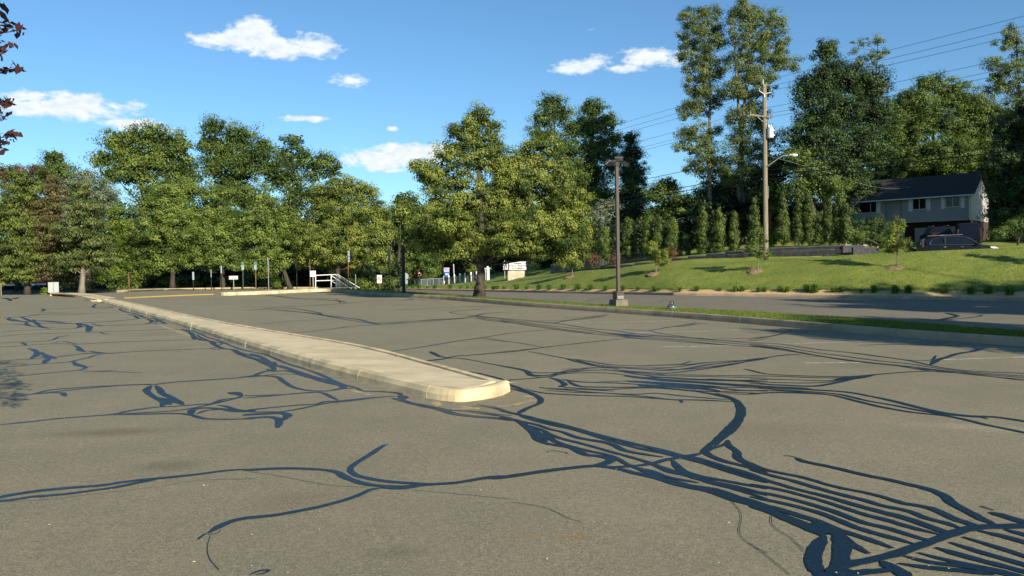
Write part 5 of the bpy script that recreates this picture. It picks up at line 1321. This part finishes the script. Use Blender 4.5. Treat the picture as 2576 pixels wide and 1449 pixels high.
def uturn(o, c):
    P = [(.06, -.16), (.06, .06), (.03, .12), (-.03, .12), (-.06, .06), (-.06, -.04)]
    MB().tube([(c.x+q[0], c.y-.004, c.z+q[1]) for q in P], .022, 6).build('arrow', M_SIGNK, o)
    MB().tube([(c.x+.13*math.cos(a*.4), c.y-.006, c.z+.19*math.sin(a*.4)) for a in range(17)], .012, 5).tube([(c.x-.09, c.y-.006, c.z+.14), (c.x+.09, c.y-.006, c.z-.14)], .012, 5).build('prohibition_ring', M_SIGNR, o)
post_sign('traffic_sign', b, H, 'white no-turn sign with a black curved arrow left of the dark parking sign post', 'sign', [(H-.28, .32, .56, M_SIGNW, [uturn])], M_RUST, .025)
b = bpz(588, 726, .13); H = hh_(b, 726, 694)
def oneway(o, c):
    MB().box((c.x, c.y-.001, c.z), (.54, .004, .17)).build('black_field', M_SIGNK, o)
    MB().prism([(c.x-.25, c.z), (c.x-.16, c.z+.075), (c.x-.16, c.z+.045), (c.x+.24, c.z+.045), (c.x+.24, c.z-.045), (c.x-.16, c.z-.045), (c.x-.16, c.z-.075)], c.y-.008, c.y-.004).build('arrow', M_SIGNW, o)
    textmesh('lettering', 'ONE WAY', .085, M_SIGNK, o, Matrix.Translation((c.x+.03, c.y-.010, c.z)) @ Matrix.Rotation(math.pi/2, 4, 'X'), ext=.001)
post_sign('one_way_sign', b, H, 'low ONE WAY sign with an arrow pointing left, under the lindens', 'sign', [(H-.13, .60, .24, M_SIGNW, [oneway])], M_WOODP, .035)

# signs beyond the road
def onlawn(x, yb): return lawn(x, yb)
def stopback():
    p = pt(1020, 722, 92); k = p.y/F; r = empty('stop_sign', p, 'grey back of a stop sign with a plate below, half behind the black lamp pole', 'sign', None, face(p, .5)); H = 36*k
    MB().tube([(0, 0, -.2), (0, 0, H)], .035, 8).build('post', M_RUST, r)
    R_ = .42; MB().prism([(R_*math.cos(math.pi/8+i*math.pi/4), H-.42+R_*math.sin(math.pi/8+i*math.pi/4)) for i in range(8)], -.06, -.045).build('sign_plate', M_SBACK, r)
    MB().box((.0, -.052, H-1.08), (.56, .015, .46), .004).build('lower_plate', M_SBACK, r)
stopback()
def redsign():
    p = lawn(1058, 720); k = p.y/F; H = 60*k*.9; H = (720-678)*k; r = empty('traffic_sign', p, 'narrow red and white sign leaning left, beside the black lamp pole', 'sign', None, face(p, .75))
    MB().tube([(0, 0, -.1), (-.3, 0, H)], .03, 8).build('post', M_RUST, r)
    M_ = Matrix.Rotation(-.13, 4, 'Y'); c = Vector((-.26, -.05, H-.45)); o = MB().box(c, (.62, .012, .98), .01, M=M_).build('sign_plate', M_SIGNW, r)
    MB().box(c+Vector((0, -.008, 0)), (.52, .006, .90), .005, M=M_).build('red_field', M_SIGNR, o)
    MB().box(c+Vector((0, -.013, 0)), (.40, .004, .22), 0, M=M_).build('white_bar', M_SIGNW, o)
    for s in (-1, 1): MB().box(c+M_ @ Vector((0, -.013, .33*s)), (.22, .004, .14), .0, M=M_).build('black_mark', M_SIGNK, o)
redsign()
def routesign():
    p = lawn(1124, 716); k = p.y/F; H = (716-673)*k; r = empty('route_sign', p, 'blue shield route sign under a small red, white and blue plate', 'sign', None, face(p))
    MB().tube([(0, 0, -.1), (0, 0, H)], .05, 8).build('post', M_ALU, r)
    o = MB().box((0, -.06, H-.30), (.78, .015, .58), .01).build('sign_plate', M_SIGNW, r)
    MB().box((0, -.069, H-.08), (.72, .005, .10)).build('red_band', M_SIGNR, o); MB().box((0, -.069, H-.34), (.70, .005, .36)).build('blue_field', M_SIGNBL, o)
    for i in range(5): MB().box((-.26+.13*i, -.073, H-.34), (.05, .004, .22)).build('white_letter', M_SIGNW, o)
    sh = [(-.44, H-.68), (-.30, H-.60), (0, H-.64), (.30, H-.60), (.44, H-.68), (.42, H-1.0), (.25, H-1.32), (0, H-1.5), (-.25, H-1.32), (-.42, H-1.0)]
    s = MB().prism(sh, -.07, -.055).build('shield', M_SIGNBL, r)
    for i in range(3): MB().box((-.2+.2*i, -.074, H-.98), (.09, .005, .26)).build('white_letter', M_SIGNW, s)
routesign()
for x, yb, yt, lab, rad in [(1143, 714, 664, 'tall pale pole right of the blue route sign', .045)]:
    p = lawn(x, yb); k = p.y/F; H = (yb-yt)*k; r = empty('metal_pole', p, lab, 'post', None, face(p, 1.2)); MB().tube([(0, 0, -.1), (-.12, 0, H)], rad, 8).build('post', M_WHITEP, r); MB().box((-.3, .0, H-.65), (.25, .012, 1.15), .005).build('sign_plate', mat('brown_sign_back', (.12, .09, .07), .8), r)
for x, yt, lab, w_ in [(1221.5, 673, 'left of the two green street name signs on white posts', .62), (1231, 673, 'right of the two green street name signs on white posts', .58)]:
    p = lawn(x, 705.5 if x < 1225 else 704.5); k = p.y/F; H = (705-yt)*k; r = empty('street_name_sign', p, lab, 'sign', 'street name signs by the white fence', face(p))
    MB().tube([(0, 0, -.1), (0, 0, H)], .045, 8).build('post', M_WHITEP, r); o = MB().box((0, -.05, H-.14), (w_, .015, .30), .01).build('name_plate', M_SIGNG, r)
    MB().box((-w_*.1, -.06, H-.14), (w_*.62, .004, .09)).build('white_lettering', M_SIGNW, o)
p = lawn(1270, 701); k = p.y/F; r = empty('sign_post', p, 'thin pale post with a small yellow-green tag left of the stone sign', 'post'); MB().tube([(0, 0, -.1), (0, 0, 46*k)], .035, 8).build('post', M_ALU, r); MB().box((0, -.04, 34*k), (.10, .02, .35)).build('tag_plate', mat('yellow_green_tag', (.45, .5, .06), .5), r)

# chain-link fence with white posts
def chainlink():
    r = empty('chain_link_fence', lawn(1120, 716), 'low chain-link fence with round-topped white posts along the street', 'fence')
    b0 = r.location.copy()
    def fp(x, up_=0): yb = interp(x, [(1045,721),(1120,716.4),(1200,708.5),(1232,705)])[0]; q = lawn(x, yb); q.z += up_; q.y += .15; return q
    HF = 1.0
    for x in (1045, 1060, 1075, 1090, 1104): MB().tube([fp(x)-b0, fp(x, HF)-b0], .04, 6).build('post', M_SBACK, r)
    for i, x in enumerate((1117, 1129, 1143, 1157, 1170, 1185, 1199)):
        q = fp(x)-b0; o = MB().tube([q, q+Vector((0, 0, 1.15))], .10 if i != 1 else .08, 12); o.lathe([(.11, 1.12), (.13, 1.2), (.10, 1.32), (.04, 1.38)], q, 12); o.build('post', M_WHITEP, r, False)
    q = fp(1227)-b0; MB().tube([q, q+Vector((0, 0, 1.75))], .16, 12).lathe([(.16, 1.75), (.1, 1.85)], q, 12).build('post', M_WHITEP, r)
    mb = MB(); xs_ = np.linspace(1045, 1230, 75)
    for x0, x1 in zip(xs_, xs_[1:]):
        a, b = fp(x0)-b0, fp(x1)-b0; n = 4
        for i in range(-n, n):
            for s in (1, -1):
                t0, t1 = i/n, (i+1)/n
                c0, c1 = max(0, t0), min(1, t1+1) 
        for i in range(5):
            z0 = HF*i/5; z1 = HF*(i+1)/5
            mb.tube([a+Vector((0, 0, z0)), b+Vector((0, 0, z1))], .011, 3, False).tube([a+Vector((0, 0, z1)), b+Vector((0, 0, z0))], .011, 3, False)
    mb.tube([fp(x, HF)-b0 for x in xs_], .03, 5); mb.build('wire_mesh', mat('mesh_steel', (.30, .36, .40), .5), r)
chainlink()

# white handrail
def handrail():
    b0 = gp(794, 727, .17); r = empty('handrail', b0, 'white pipe handrail at the head of the steps', 'handrail')
    Y0 = b0.y; P = lambda x, y, d=0: pt(x, y, Y0+d)-b0
    near_ = [P(793.8, 726), P(793.8, 695), P(795, 692.8), P(833, 691), P(845, 690.8), P(893.5, 726, 2.0)]
    MB().tube(near_, .032, 8).build('rail', M_WHITEP, r)
    MB().tube([P(793.8, 706.5), P(846, 705), P(884, 727, 1.6)], .028, 8).build('rail', M_WHITEP, r)
    MB().tube([P(833, 693, 1.2), P(884.5, 727, 3)], .03, 8).build('rail', M_WHITEP, r)
    MB().tube([P(834, 707, 1.2), P(869, 728, 2.6)], .028, 8).build('rail', M_WHITEP, r)
    MB().tube([P(849, 690.5, 1.2), P(904, 724, 3.2)], .03, 8).build('rail', M_WHITEP, r)
    for x, d in ((833, 0), (846, 0), (833.5, 1.2)): MB().tube([P(x, 727, d), P(x, 691.5, d)], .03, 8).build('post', M_WHITEP, r)
handrail()

# dark block retaining wall with stepped top
def retwall():
    b0 = pt(1734, 655, 67); r = empty('retaining_wall', b0, 'dark block retaining wall with a stepped top along the street', 'wall'); rs = random.Random(5)
    steps = [(1428,1477,678.5),(1477,1515,674),(1515,1553,669.5),(1553,1600,665),(1600,1650,660),(1650,1694,655),(1694,1734,649),(1734,1780,643),(1780,1827,636.6),(1827,1873,630.8),(1873,2132,None)]
    WY = [(1380,86),(1428,81),(1553,73),(1734,67),(1940,61.5),(2132,58.5)]
    blk = MB(); cap = MB()
    def wp(x): Y = interp(x, WY)[0]; return col(x, Y, 0)
    top_last = None
    for xa, xb, yt in steps:
        a, b = wp(xa), wp(xb); xm = (xa+xb)/2
        if yt is None: zt = pt(1900, 624.3, interp(1900, WY)[0]).z; zt2 = pt(2128, 616.0, interp(2128, WY)[0]).z
        else: zt = zt2 = pt(xm, yt, interp(xm, WY)[0]).z
        zb = min(Stp(xa, 1).z, Stp(xb, 1).z)-.3; t = Vector((b.x-a.x, b.y-a.y, 0)); Ln = t.length; t.normalize(); n = Vector((t.y, -t.x, 0)); ang = math.atan2(t.y, t.x)
        ch = .2; z = zt-.1; row = 0
        cap.box(Vector(((a.x+b.x)/2, (a.y+b.y)/2, (zt+zt2)/2-.05))-b0, (Ln, .36, .10), .01, M=Matrix.Rotation(ang, 4, 'Z') @ Matrix.Rotation(-math.atan2(zt2-zt, Ln), 4, 'Y'))
        while z > zb:
            s = -rs.random()*.4
            while s < Ln:
                e = min(Ln, s+.45); s0 = max(0, s)
                if e-s0 > .05:
                    m_ = (s0+e)/2; zz = z+(zt2-zt)*m_/Ln; c = Vector((a.x, a.y, 0))+t*m_+n*rs.uniform(-.012, .012); blk.box(Vector((c.x, c.y, zz-ch/2))-b0, (e-s0-.012, .30, ch-.018), .012 if False else 0, rz=ang)
                s += .45
            z -= ch
    MB()
    blk.build('block_courses', mat('dark_wall_block', (.055, .055, .06), .9, .35, 4, 1.0, 14, dist=.03), r); cap.build('cap_course', mat('wall_cap', (.11, .11, .115), .85, .2, 4), r)
    e = pt(2131, 615.5, 58.5)-b0; MB().box(e+Vector((0, 0, -.07)), (.5, .42, .15), .01).build('end_cap', mat('pale_cap', (.26, .26, .25), .8), r)
retwall()
for i, (x, y, l_) in enumerate([(2146, 617, 1.6), (2176, 622, 1.8)]):
    p = pt(x, y, 57.5-i); r = empty('retaining_wall', p, ['upper short dark wall step left of the driveway with a pale end block', 'lower short dark wall step at the driveway edge with a pale end block'][i], 'wall')
    MB().box((0, 0, -.35), (l_, .3, .7), .01).build('block_courses', bpy.data.materials['dark_wall_block'], r); MB().box((l_/2, -.02, -.02), (.28, .34, .12), .01).build('end_cap', bpy.data.materials['pale_cap'], r)

# weathered wooden fence
def woodfence():
    b0 = pt(1500, 675, 80); r = empty('wooden_fence', b0, 'weathered grey picket fence behind the low end of the retaining wall', 'fence'); rs = random.Random(6)
    T_ = [(1386,664,91),(1420,657,87),(1470,648,83),(1479,645.5,82.5),(1560,639,79),(1610,634,76.5),(1650,629,75),(1680,624,74),(1716,619.5,72.5)]
    B_ = [(1386,691),(1470,684),(1560,667),(1650,656),(1716,648)]
    pk = MB(); x = 1386
    while x < 1716:
        y, Y = interp(x, T_); yb = interp(x, B_)[0]; k = Y/F; w_ = .135; a = pt(x, y+rs.uniform(-.5, .5), Y); h = (yb+2-y)*k
        pk.box(a-b0+Vector((0, rs.uniform(-.015, .015), -h/2)), (w_, .02, h), 0, rz=-.5+rs.uniform(-.05, .05)); x += (w_+.018)/k
    pk.build('pickets', mat('weathered_wood', (.20, .185, .165), .9, .35, 3, .4, 20, stretch=(6, 6, .3)), r)
    rl = MB()
    for off in (.25, .8): rl.tube([pt(x_, interp(x_, T_)[0], interp(x_, T_)[1])-b0+Vector((.03, .06, -off)) for x_ in range(1388, 1716, 20)], .035, 4)
    rl.build('rails', bpy.data.materials['weathered_wood'], r)
    for x_ in range(1400, 1716, 44):
        y, Y = interp(x_, T_); q = pt(x_, y, Y)-b0+Vector((.04, .1, 0)); MB().box(q+Vector((0, 0, -.7)), (.10, .10, 1.5)).build('post', bpy.data.materials['weathered_wood'], r)
woodfence()

def shrub(name, label, x, yb, Y, lobes, leaf, seed, clump=.3, ls=.11, cat='shrub'):
    return tree(name, label, (x, yb), Y, lobes, leaf, None, .06, clump=clump, per=60, ls=ls, seed=seed, twigs=14, cat=cat, flare=1)
shrub('shrub', 'twiggy brownish shrub before the wooden fence, left of the lamp post', 1489, 668, 77, [(1489,655,15,14),(1495,647,12,10)], 'rust', 401)
shrub('shrub', 'small brownish shrub just left of the lamp pole shaft', 1546, 664, 75, [(1546,650,13,14)], 'rust', 402)
shrub('shrub', 'brown twiggy shrub right of the third sapling', 1690, 652, 70, [(1688,640,14,20)], 'rust', 403)
shrub('yew_shrub', 'large dark sprawling shrub left of the house entrance', 2190, 618, 68, [(2165,570,34,18),(2200,560,34,16),(2180,590,46,26),(2225,580,30,24),(2240,600,24,20),(2150,600,30,20)], 'dark', 404, .4, .14)
shrub('shrub', 'mid-green leafy shrub below the big dark one, left of the driveway', 2215, 618, 64, [(2160,592,26,16),(2215,605,18,12),(2130,590,20,20)], 'mid', 405, .35, .13)
shrub('shrub', 'dark shrub with sunlit leaves at the right edge behind the car', 2560, 612, 60, [(2540,580,30,16),(2575,570,40,24),(2510,590,16,10)], 'mid', 406, .4, .14)
shrub('shrub', 'low bright bush right of the handrail under the golden tree', 905, 727, 62, [(900,705,36,24),(925,715,24,14),(870,712,26,18)], 'mid', 407, .35, .13)
shrub('shrub', 'small bright bush beside the tree trunk left of the notice', 700, 727, 61, [(700,712,18,12)], 'bright', 408, .3, .12)
shrub('shrub', 'small bright yellow-green bush at the left lot edge by the sign back', 112, 742, 53, [(110,733,9,10)], 'bright', 409, .2, .1)

# house
def house():
    A = pt(2131, 600, 88); B = pt(2442, 600, 80); zf = pt(2442, 620, 80).z; A.z = B.z = zf
    t = (B-A); L_ = t.length; t.normalize(); n = Vector((-t.y, t.x, 0)); ang = math.atan2(t.y, t.x)
    r = empty('house', A, 'white-sided raised ranch house with dark roof, in shade behind the driveway', 'house', None, ang)
    def lx(x):                                    # photo column -> metres along the front, distance
        d = ray(x, 600); s = (A.x*t.y-A.y*t.x)/(d.x*t.y-d.y*t.x); q = CAM+d*s; return (Vector((q.x-A.x, q.y-A.y, 0))).dot(t), q.y
    def lz(x, y): return pt(x, y, lx(x)[1]).z-zf
    ze = lz(2442, 483.5); zs = lz(2442, 553); De = 8.4
    M_SID = mat('white_siding', (.36, .35, .33), .75, .06, 2); M_ROOF = mat('dark_shingle', (.04, .038, .035), .95, .3, 12, .6, 30); M_BRICK = mat('dark_brick', (.05, .03, .025), .9, .3, 8)  # siding set below white, putting some of the trees' shade into its colour
    MB().box((L_/2, De/2+.55, zs/2-.3), (L_-.1, De-1.0, zs+.6)).build('lower_wall', M_BRICK, r)
    e0 = lx(2227)[0]; e1 = lx(2269.5)[0]
    w = MB(); 
    for (xa, xb, yy) in ((0, e0, 0), (e1, L_, 0)):
        w.box(((xa+xb)/2, .10, (zs+ze)/2), (xb-xa, .16, ze-zs))
        z = zs; 
        while z < ze-.02:
            h = min(.29, ze-z); w.add([(xa, yy-.005, z+h), (xb, yy-.005, z+h), (xb, yy-.045, z), (xa, yy-.045, z), (xa, .03, z), (xb, .03, z), (xb, .03, z+h), (xa, .03, z+h)], [(0, 1, 2, 3), (3, 2, 5, 4), (0, 3, 4, 7), (1, 6, 5, 2), (0, 7, 6, 1)]); z += .29
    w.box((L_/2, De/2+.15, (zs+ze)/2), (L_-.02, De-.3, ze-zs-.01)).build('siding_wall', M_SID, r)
    MB().box(((e0+e1)/2, .9, (zs+ze)/2-.9), (e1-e0+.02, .1, ze-zs+1.8)).build('entry_wall', mat('entry_siding', (.40, .36, .31), .8), r)
    # gable ends
    rz_ = ze+2.3; 
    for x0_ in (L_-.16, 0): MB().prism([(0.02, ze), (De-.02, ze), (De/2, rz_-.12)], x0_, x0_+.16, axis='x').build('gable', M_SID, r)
    ro = MB(); o_ = .5; s_ = (rz_-ze)/(De/2)
    for sg in (0, 1):
        y0, y1 = (-o_, De/2) if sg == 0 else (De+o_, De/2); zz0 = ze-.0-o_*s_+.06; ro.add([(-.4, y0, zz0), (L_+.4, y0, zz0), (L_+.4, y1, rz_+.06), (-.4, y1, rz_+.06), (-.4, y0, zz0-.16), (L_+.4, y0, zz0-.16), (L_+.4, y1, rz_-.1), (-.4, y1, rz_-.1)], [(0, 1, 2, 3), (7, 6, 5, 4), (0, 4, 5, 1), (1, 5, 6, 2), (3, 7, 4, 0), (2, 6, 7, 3)])
    rf = ro.build('roof', M_ROOF, r)
    gt = MB().box((L_/2, -o_-.05, ze-o_*s_-.02), (L_+.8, .12, .12), .01).build('gutter', M_WHITEP, r)
    MB().tube([(L_-.1, -o_, ze-.3), (L_-.06, -.12, ze-.7), (L_-.06, -.12, zs+.1), (L_+.2, .3, zs-.45)], .045, 6).build('downpipe', M_WHITEP, r)
    def window(xa, xb, ya, yb, mull, sh):
        a = lx(xa)[0]; b = lx(xb)[0]; z1 = lz((xa+xb)/2, ya); z0 = lz((xa+xb)/2, yb); c = (a+b)/2
        f = MB(); fw = .06
        f.box((c, -.07, z1), (b-a+.1, .08, fw)).box((c, -.07, z0), (b-a+.1, .10, fw)).box((a, -.07, (z0+z1)/2), (fw, .08, z1-z0-fw)).box((b, -.07, (z0+z1)/2), (fw, .08, z1-z0-fw))
        for m_ in mull: f.box((a+(b-a)*m_, -.075, (z0+z1)/2), (.05, .05, z1-z0-fw))
        wo = f.build('window', M_WHITEP, r); MB().box((c, -.055, (z0+z1)/2), (b-a-.05, .02, z1-z0-.05)).build('pane', M_GLASS, wo)
        for (sa, sb) in sh:
            s0 = lx(sa)[0]; s1 = lx(sb)[0]; MB().box(((s0+s1)/2, -.075, (z0+z1)/2-.05), (s1-s0, .05, z1-z0+.25), .008).build('shutter', M_WHITEP, r)
    window(2150, 2206, 509, 536, (.22, .74), ((2141, 2149), (2207, 2216)))
    window(2297, 2330.5, 499.7, 526.7, (.5,), ((2286, 2295.5), (2332, 2341.5)))
    window(2379, 2416, 491.8, 520.4, (.5,), ((2368, 2377.5), (2418, 2428)))
    a = lx(2248)[0]; b = lx(2267)[0]; zd1 = lz(2256, 541); d_ = MB().box(((a+b)/2, .82, zd1-1.05), (b-a, .06, 2.1), .01).build('door', M_WHITEP, r); MB().box(((a+b)/2, .785, zd1-1.0), ((b-a)*.62, .02, 1.7)).build('door_pane', M_GLASS, d_)
    c = lx(2257)[0]; MB().prism([(c+.3*math.cos(i*.314), lz(2257, 511)+.3*math.sin(i*.314)) for i in range(20)], .80, .86).build('round_window', M_GLASS, r)
    MB().box((lx(2254)[0], .78, lz(2254, 524)), (.14, .14, .35), .03).build('porch_lantern', M_BLACK, r)
    for (xa, xb) in ((2298, 2352), (2362, 2425)):
        a = lx(xa)[0]; b = lx(xb)[0]; g = MB().box(((a+b)/2, .52, 1.05), (b-a, .08, 2.1), .01)
        for i in range(1, 4): g.box(((a+b)/2, .475, .525*i), (b-a-.02, .02, .03))
        g.build('garage_door', mat('garage_paint', (.34, .34, .29), .7), r)
house()

# cars
def car(name, label, loc, rz, stations, glass_rng, paint, W=.92, wheels=(-1.35, 1.4), wr=.35, kind='suv', plate=None, group=None, shine=None, wind=(.5, 1.3), rearg=(-2.25, -1.95)):
    r = empty(name, loc, label, 'car', group, rz); vs = []; n = 10
    def sec(x, zb, zt, zr, w, wr_):
        h = [(0, zb), (w*.86, zb), (w*.99, zb+.14), (w, (zb+zt)/2), (w*.97, zt), (wr_*1.0, zr-.07 if zr-zt > .1 else zr-.01), (wr_*.86, zr), (0, zr+.02)]
        return [(x, y, z) for y, z in h]+[(x, -y, z) for y, z in h[-2:0:-1]]
    S = [sec(*s) for s in stations]; k = len(S[0]); body = MB(); gl = MB(); fb = []; fg = []
    for i in range(len(S)-1):
        xm = (stations[i][0]+stations[i+1][0])/2
        for j in range(k):
            j2 = (j+1) % k; f = (i*k+j, i*k+j2, (i+1)*k+j2, (i+1)*k+j)
            side = j in (4, k-5); top = j in (5, 6, 7, 8)
            isg = (side and any(a < xm < b for a, b in glass_rng)) or (top and (wind[0] < xm < wind[1] or rearg[0] < xm < rearg[1]))
            (fg if isg else fb).append(f)
    allv = [v for s in S for v in s]
    fb.append(tuple(range(k))); fb.append(tuple((len(S)-1)*k+j for j in range(k-1, -1, -1)))
    o = mesh_obj('body', allv, fb, paint, r, False); g_ = mesh_obj('window_glass', allv, fg, M_GLASS, r, False)
    for q in (o, g_):
        bm = bmesh.new(); bm.from_mesh(q.data); bmesh.ops.delete(bm, geom=[v for v in bm.verts if not v.link_faces], context='VERTS')
        if q is o: bmesh.ops.recalc_face_normals(bm, faces=bm.faces[:])
        bm.to_mesh(q.data); bm.free()
        for p in q.data.polygons: p.use_smooth = q is o and False
    for x in wheels:
        for s in (-1, 1):
            tb_ = MB().lathe([(wr*.62, -.11), (wr*.95, -.11), (wr, -.07), (wr, .07), (wr*.95, .11), (wr*.62, .11)], seg=24); rot = Matrix.Translation((x, s*(W-.09), wr)) @ Matrix.Rotation(math.pi/2, 4, 'X')
            w_ = MB().add([rot @ Vector(v) for v in tb_.v], tb_.f).build('wheel', M_RUBBER, r); rm = MB().lathe([(.03, .12), (wr*.6, .10), (wr*.64, .115), (wr*.64, .0)], seg=20); rot2 = Matrix.Translation((x, s*(W-.09), wr)) @ Matrix.Rotation(math.pi/2*s, 4, 'X')
            MB().add([rot2 @ Vector(v) for v in rm.v], rm.f).build('rim', M_ALU, w_)
    return r
suvS = [(-2.28,.45,.95,.97,.80,.70),(-2.24,.36,1.0,1.10,.88,.74),(-2.02,.30,1.04,1.50,.90,.70),(-1.75,.28,1.06,1.60,.91,.70),(-1.68,.28,1.06,1.62,.91,.70),(-1.12,.27,1.06,1.66,.92,.70),(-.95,.27,1.05,1.665,.92,.70),(-.20,.27,1.04,1.67,.92,.70),(-.12,.27,1.04,1.67,.92,.70),(.40,.27,1.03,1.62,.92,.69),(.62,.27,1.02,1.53,.92,.69),(1.20,.27,1.01,1.10,.92,.74),(1.32,.27,1.0,1.02,.91,.84),(1.90,.28,.93,.95,.89,.80),(2.15,.30,.82,.84,.84,.74),(2.28,.38,.62,.66,.72,.62)]
M_NAVY = mat('dark_blue_paint', (.003, .004, .008), .30, spec=.25); M_MAROON = mat('dark_red_paint', (.012, .004, .004), .35, spec=.2); M_NAVY2 = mat('blue_black_paint', (.004, .006, .016), .35, spec=.2); M_BLKP = mat('black_car_paint', (.012, .014, .015), .22, spec=.7)
p = pt(2407, 656, 53.0); a0 = Tp(2313); a1 = Tp(2500); dr = math.atan2(a1.y-a0.y, a1.x-a0.x)
c1 = car('parked_car', 'dark blue car seen from the side, on the street before the house', p, dr, suvS, [(-1.68,-1.12),(-.95,-.20),(-.12,.62),(-2.0,-1.75)], M_NAVY)
tr_ = [(-1.95, -.935, 1.07), (-1.0, -.945, 1.075), (.0, -.945, 1.055), (1.12, -.94, 1.035)]
MB().tube([(-1.85, -.925, 1.12), (-1.6, -.935, 1.065), (0, -.95, 1.045), (1.18, -.94, 1.03)], .014, 5).tube([(-1.85, -.925, 1.12), (-1.65, -.80, 1.42), (-1.1, -.735, 1.60), (-.2, -.725, 1.615), (.45, -.735, 1.53), (1.18, -.94, 1.03)], .014, 5).build('chrome_trim', M_CHROME, c1)
MB().box((-.90, -.90, 1.30), (.05, .03, .5), 0).build('door_pillar', M_DARKM, c1)
for s in (-1, 1):
    MB().prism([(1.78, .80), (2.14, .70), (2.22, .78), (2.0, .88), (1.72, .90)], s*.90-.02, s*.90-.0 if s < 0 else .90).box((2.2, s*.66, .76), (.06, .22, .08), .02).build('headlight', M_HEAD, c1)
    MB().box((-2.22, s*.80, 1.12), (.14, .16, .42), .03).build('tail_light', M_TAIL, c1)
MB().box((.95, -1.0, 1.08), (.20, .16, .14), .03).build('mirror', M_NAVY, c1)
MB().box((-.9, -.935, .92), (.16, .02, .025)).box((.1, -.935, .91), (.16, .02, .025)).build('door_handle', M_CHROME, c1)
MB().tube([(-1.9, -.62, 1.68), (.2, -.62, 1.72)], .015, 6).build('roof_rail', M_GREYM, c1)
MB().box((2.27, 0, .62), (.06, 1.0, .16), .01).build('grille', M_CHROME, c1)
# two in the driveway, seen from behind
p = pt(2353, 618, 72.5); c2 = car('parked_car', 'dark maroon car parked tail-out in the driveway before the left garage door', p, math.pi/2-.25, suvS, [(-1.68,-1.12),(-.95,-.20),(-.12,.62)], M_MAROON)
for s in (-1, 1): MB().box((-2.27, s*.72, 1.0), (.06, .22, .20), .02).build('tail_light', M_TAIL, c2)
MB().box((-2.30, 0, .82), (.02, .34, .18)).build('number_plate', M_SIGNW, c2); MB().tube([(-1.8, -.6, 1.72), (0, -.6, 1.73)], .02, 6).tube([(-1.8, .6, 1.72), (0, .6, 1.73)], .02, 6).build('roof_rail', M_ALU, c2)
vanS = [(-2.5,.45,1.1,1.12,.85,.80),(-2.46,.40,1.12,1.5,.94,.80),(-2.3,.38,1.14,1.82,.96,.80),(-1.2,.35,1.14,1.92,.97,.80),(-1.1,.35,1.14,1.92,.97,.80),(0,.35,1.14,1.92,.97,.80),(.1,.35,1.14,1.92,.97,.80),(.75,.35,1.12,1.78,.97,.80),(1.45,.35,1.10,1.16,.96,.86),(2.3,.38,1.0,1.02,.94,.84),(2.5,.45,.8,.85,.85,.75)]
p = pt(2432, 617, 70.5); c3 = car('parked_car', 'tall blue-black car parked in the driveway before the right garage door', p, math.pi/2-.45, vanS, [(-2.3,-1.2),(-1.1,0),(.1,.75)], M_NAVY2, W=.97, wheels=(-1.6, 1.6), wr=.38, wind=(.75, 1.5), rearg=(-2.46, -2.3))
for s in (-1, 1): MB().box((-2.48, s*.84, 1.15), (.06, .12, .4), .02).build('tail_light', M_TAIL, c3)
# far car behind the stone sign, nose towards us
p = pt(1330, 708, 118); c4 = car('parked_car', 'black car facing the camera, right behind the stone sign', p, -math.pi/2-.28, suvS, [(-1.68,-1.12),(-.95,-.20),(-.12,.62)], M_BLKP)
for s in (-1, 1): MB().box((2.16, s*.70, .80), (.16, .34, .16), .03).build('headlight', M_HEAD, c4)
gq = MB().box((2.30, 0, .70), (.05, 1.0, .30), .02).build('grille', M_CHROME, c4); MB().box((2.33, 0, .70), (.02, .85, .20)).build('grille_mesh', M_GREYM, gq)
MB().box((2.34, -.1, .40), (.03, .34, .17), .005).build('number_plate', mat('orange_plate', (.75, .30, .03), .5), c4)
# little things far off
p = lawn(1116, 717.5); r = empty('traffic_cone', p, 'tiny red-orange cone at the foot of the first white fence post', 'cone'); MB().lathe([(.16, 0), (.16, .03), (.10, .04), (.03, .45)], seg=12).build('cone_body', mat('cone_red', (.7, .08, .03), .5), r)
p = col(60, 66, -.3); r = empty('parked_car', p, 'red vehicle barely visible between the trunks at the far left', 'car', None, .2)
MB().box((0, 0, .75), (4.2, 1.7, .6), .12).build('body', mat('red_car_paint', (.30, .03, .02), .3), r); MB().box((0, 0, 1.25), (2.4, 1.5, .5), .15).build('window_glass', M_GLASS, r); MB().box((0, -.87, .55), (4.0, .03, .14)).build('side_trim', M_WHITEP, r)
for s in (-1.3, 1.3):
    for q in (-.78, .78): MB().tube([(s, q-.1, .32), (s, q+.1, .32)], .33, 16).build('wheel', M_RUBBER, r)
# shade from trees standing outside the frame
shade_tree(17.3, 5.6, 6.0, 2.0, 'leafy tree just outside the right edge, nearest the camera', 501, 1.0)
shade_tree(22.5, 5.0, 7.6, 2.6, 'leafy tree outside the right edge, next to the nearest one', 502, 1.0)
shade_tree(31.5, 18.8, 8.6, 3.8, 'leafy tree outside the right edge, by the road', 503, .9)
shade_tree(38, 13.8, 10, 4.2, 'leafy tree outside the right edge, beyond the one by the road', 504, .9)
shade_tree(56, 61, 17, 7.0, 'big tree outside the right edge shading the house', 505, 1.3)
shade_tree(49.5, 68, 12, 5.5, 'big tree outside the right edge close to the house', 506, 1.3)
shade_tree(55, 56, 13, 5.5, 'big tree outside the right edge before the house', 507, 1.3)
shade_tree(29.5, 12.5, 9.0, 3.2, 'leafy tree outside the right edge, between the lot and the road', 509, .8)

dvp = [pt(2300, 628, 61), pt(2500, 622, 58), pt(2445, 617, 79), pt(2290, 620, 83)]
dvp = [q+Vector((0, 0, .06)) for q in dvp]
dv = mesh_obj('driveway', dvp, [(0, 1, 2, 3)], M_STREET); tag(dv, kind='structure')
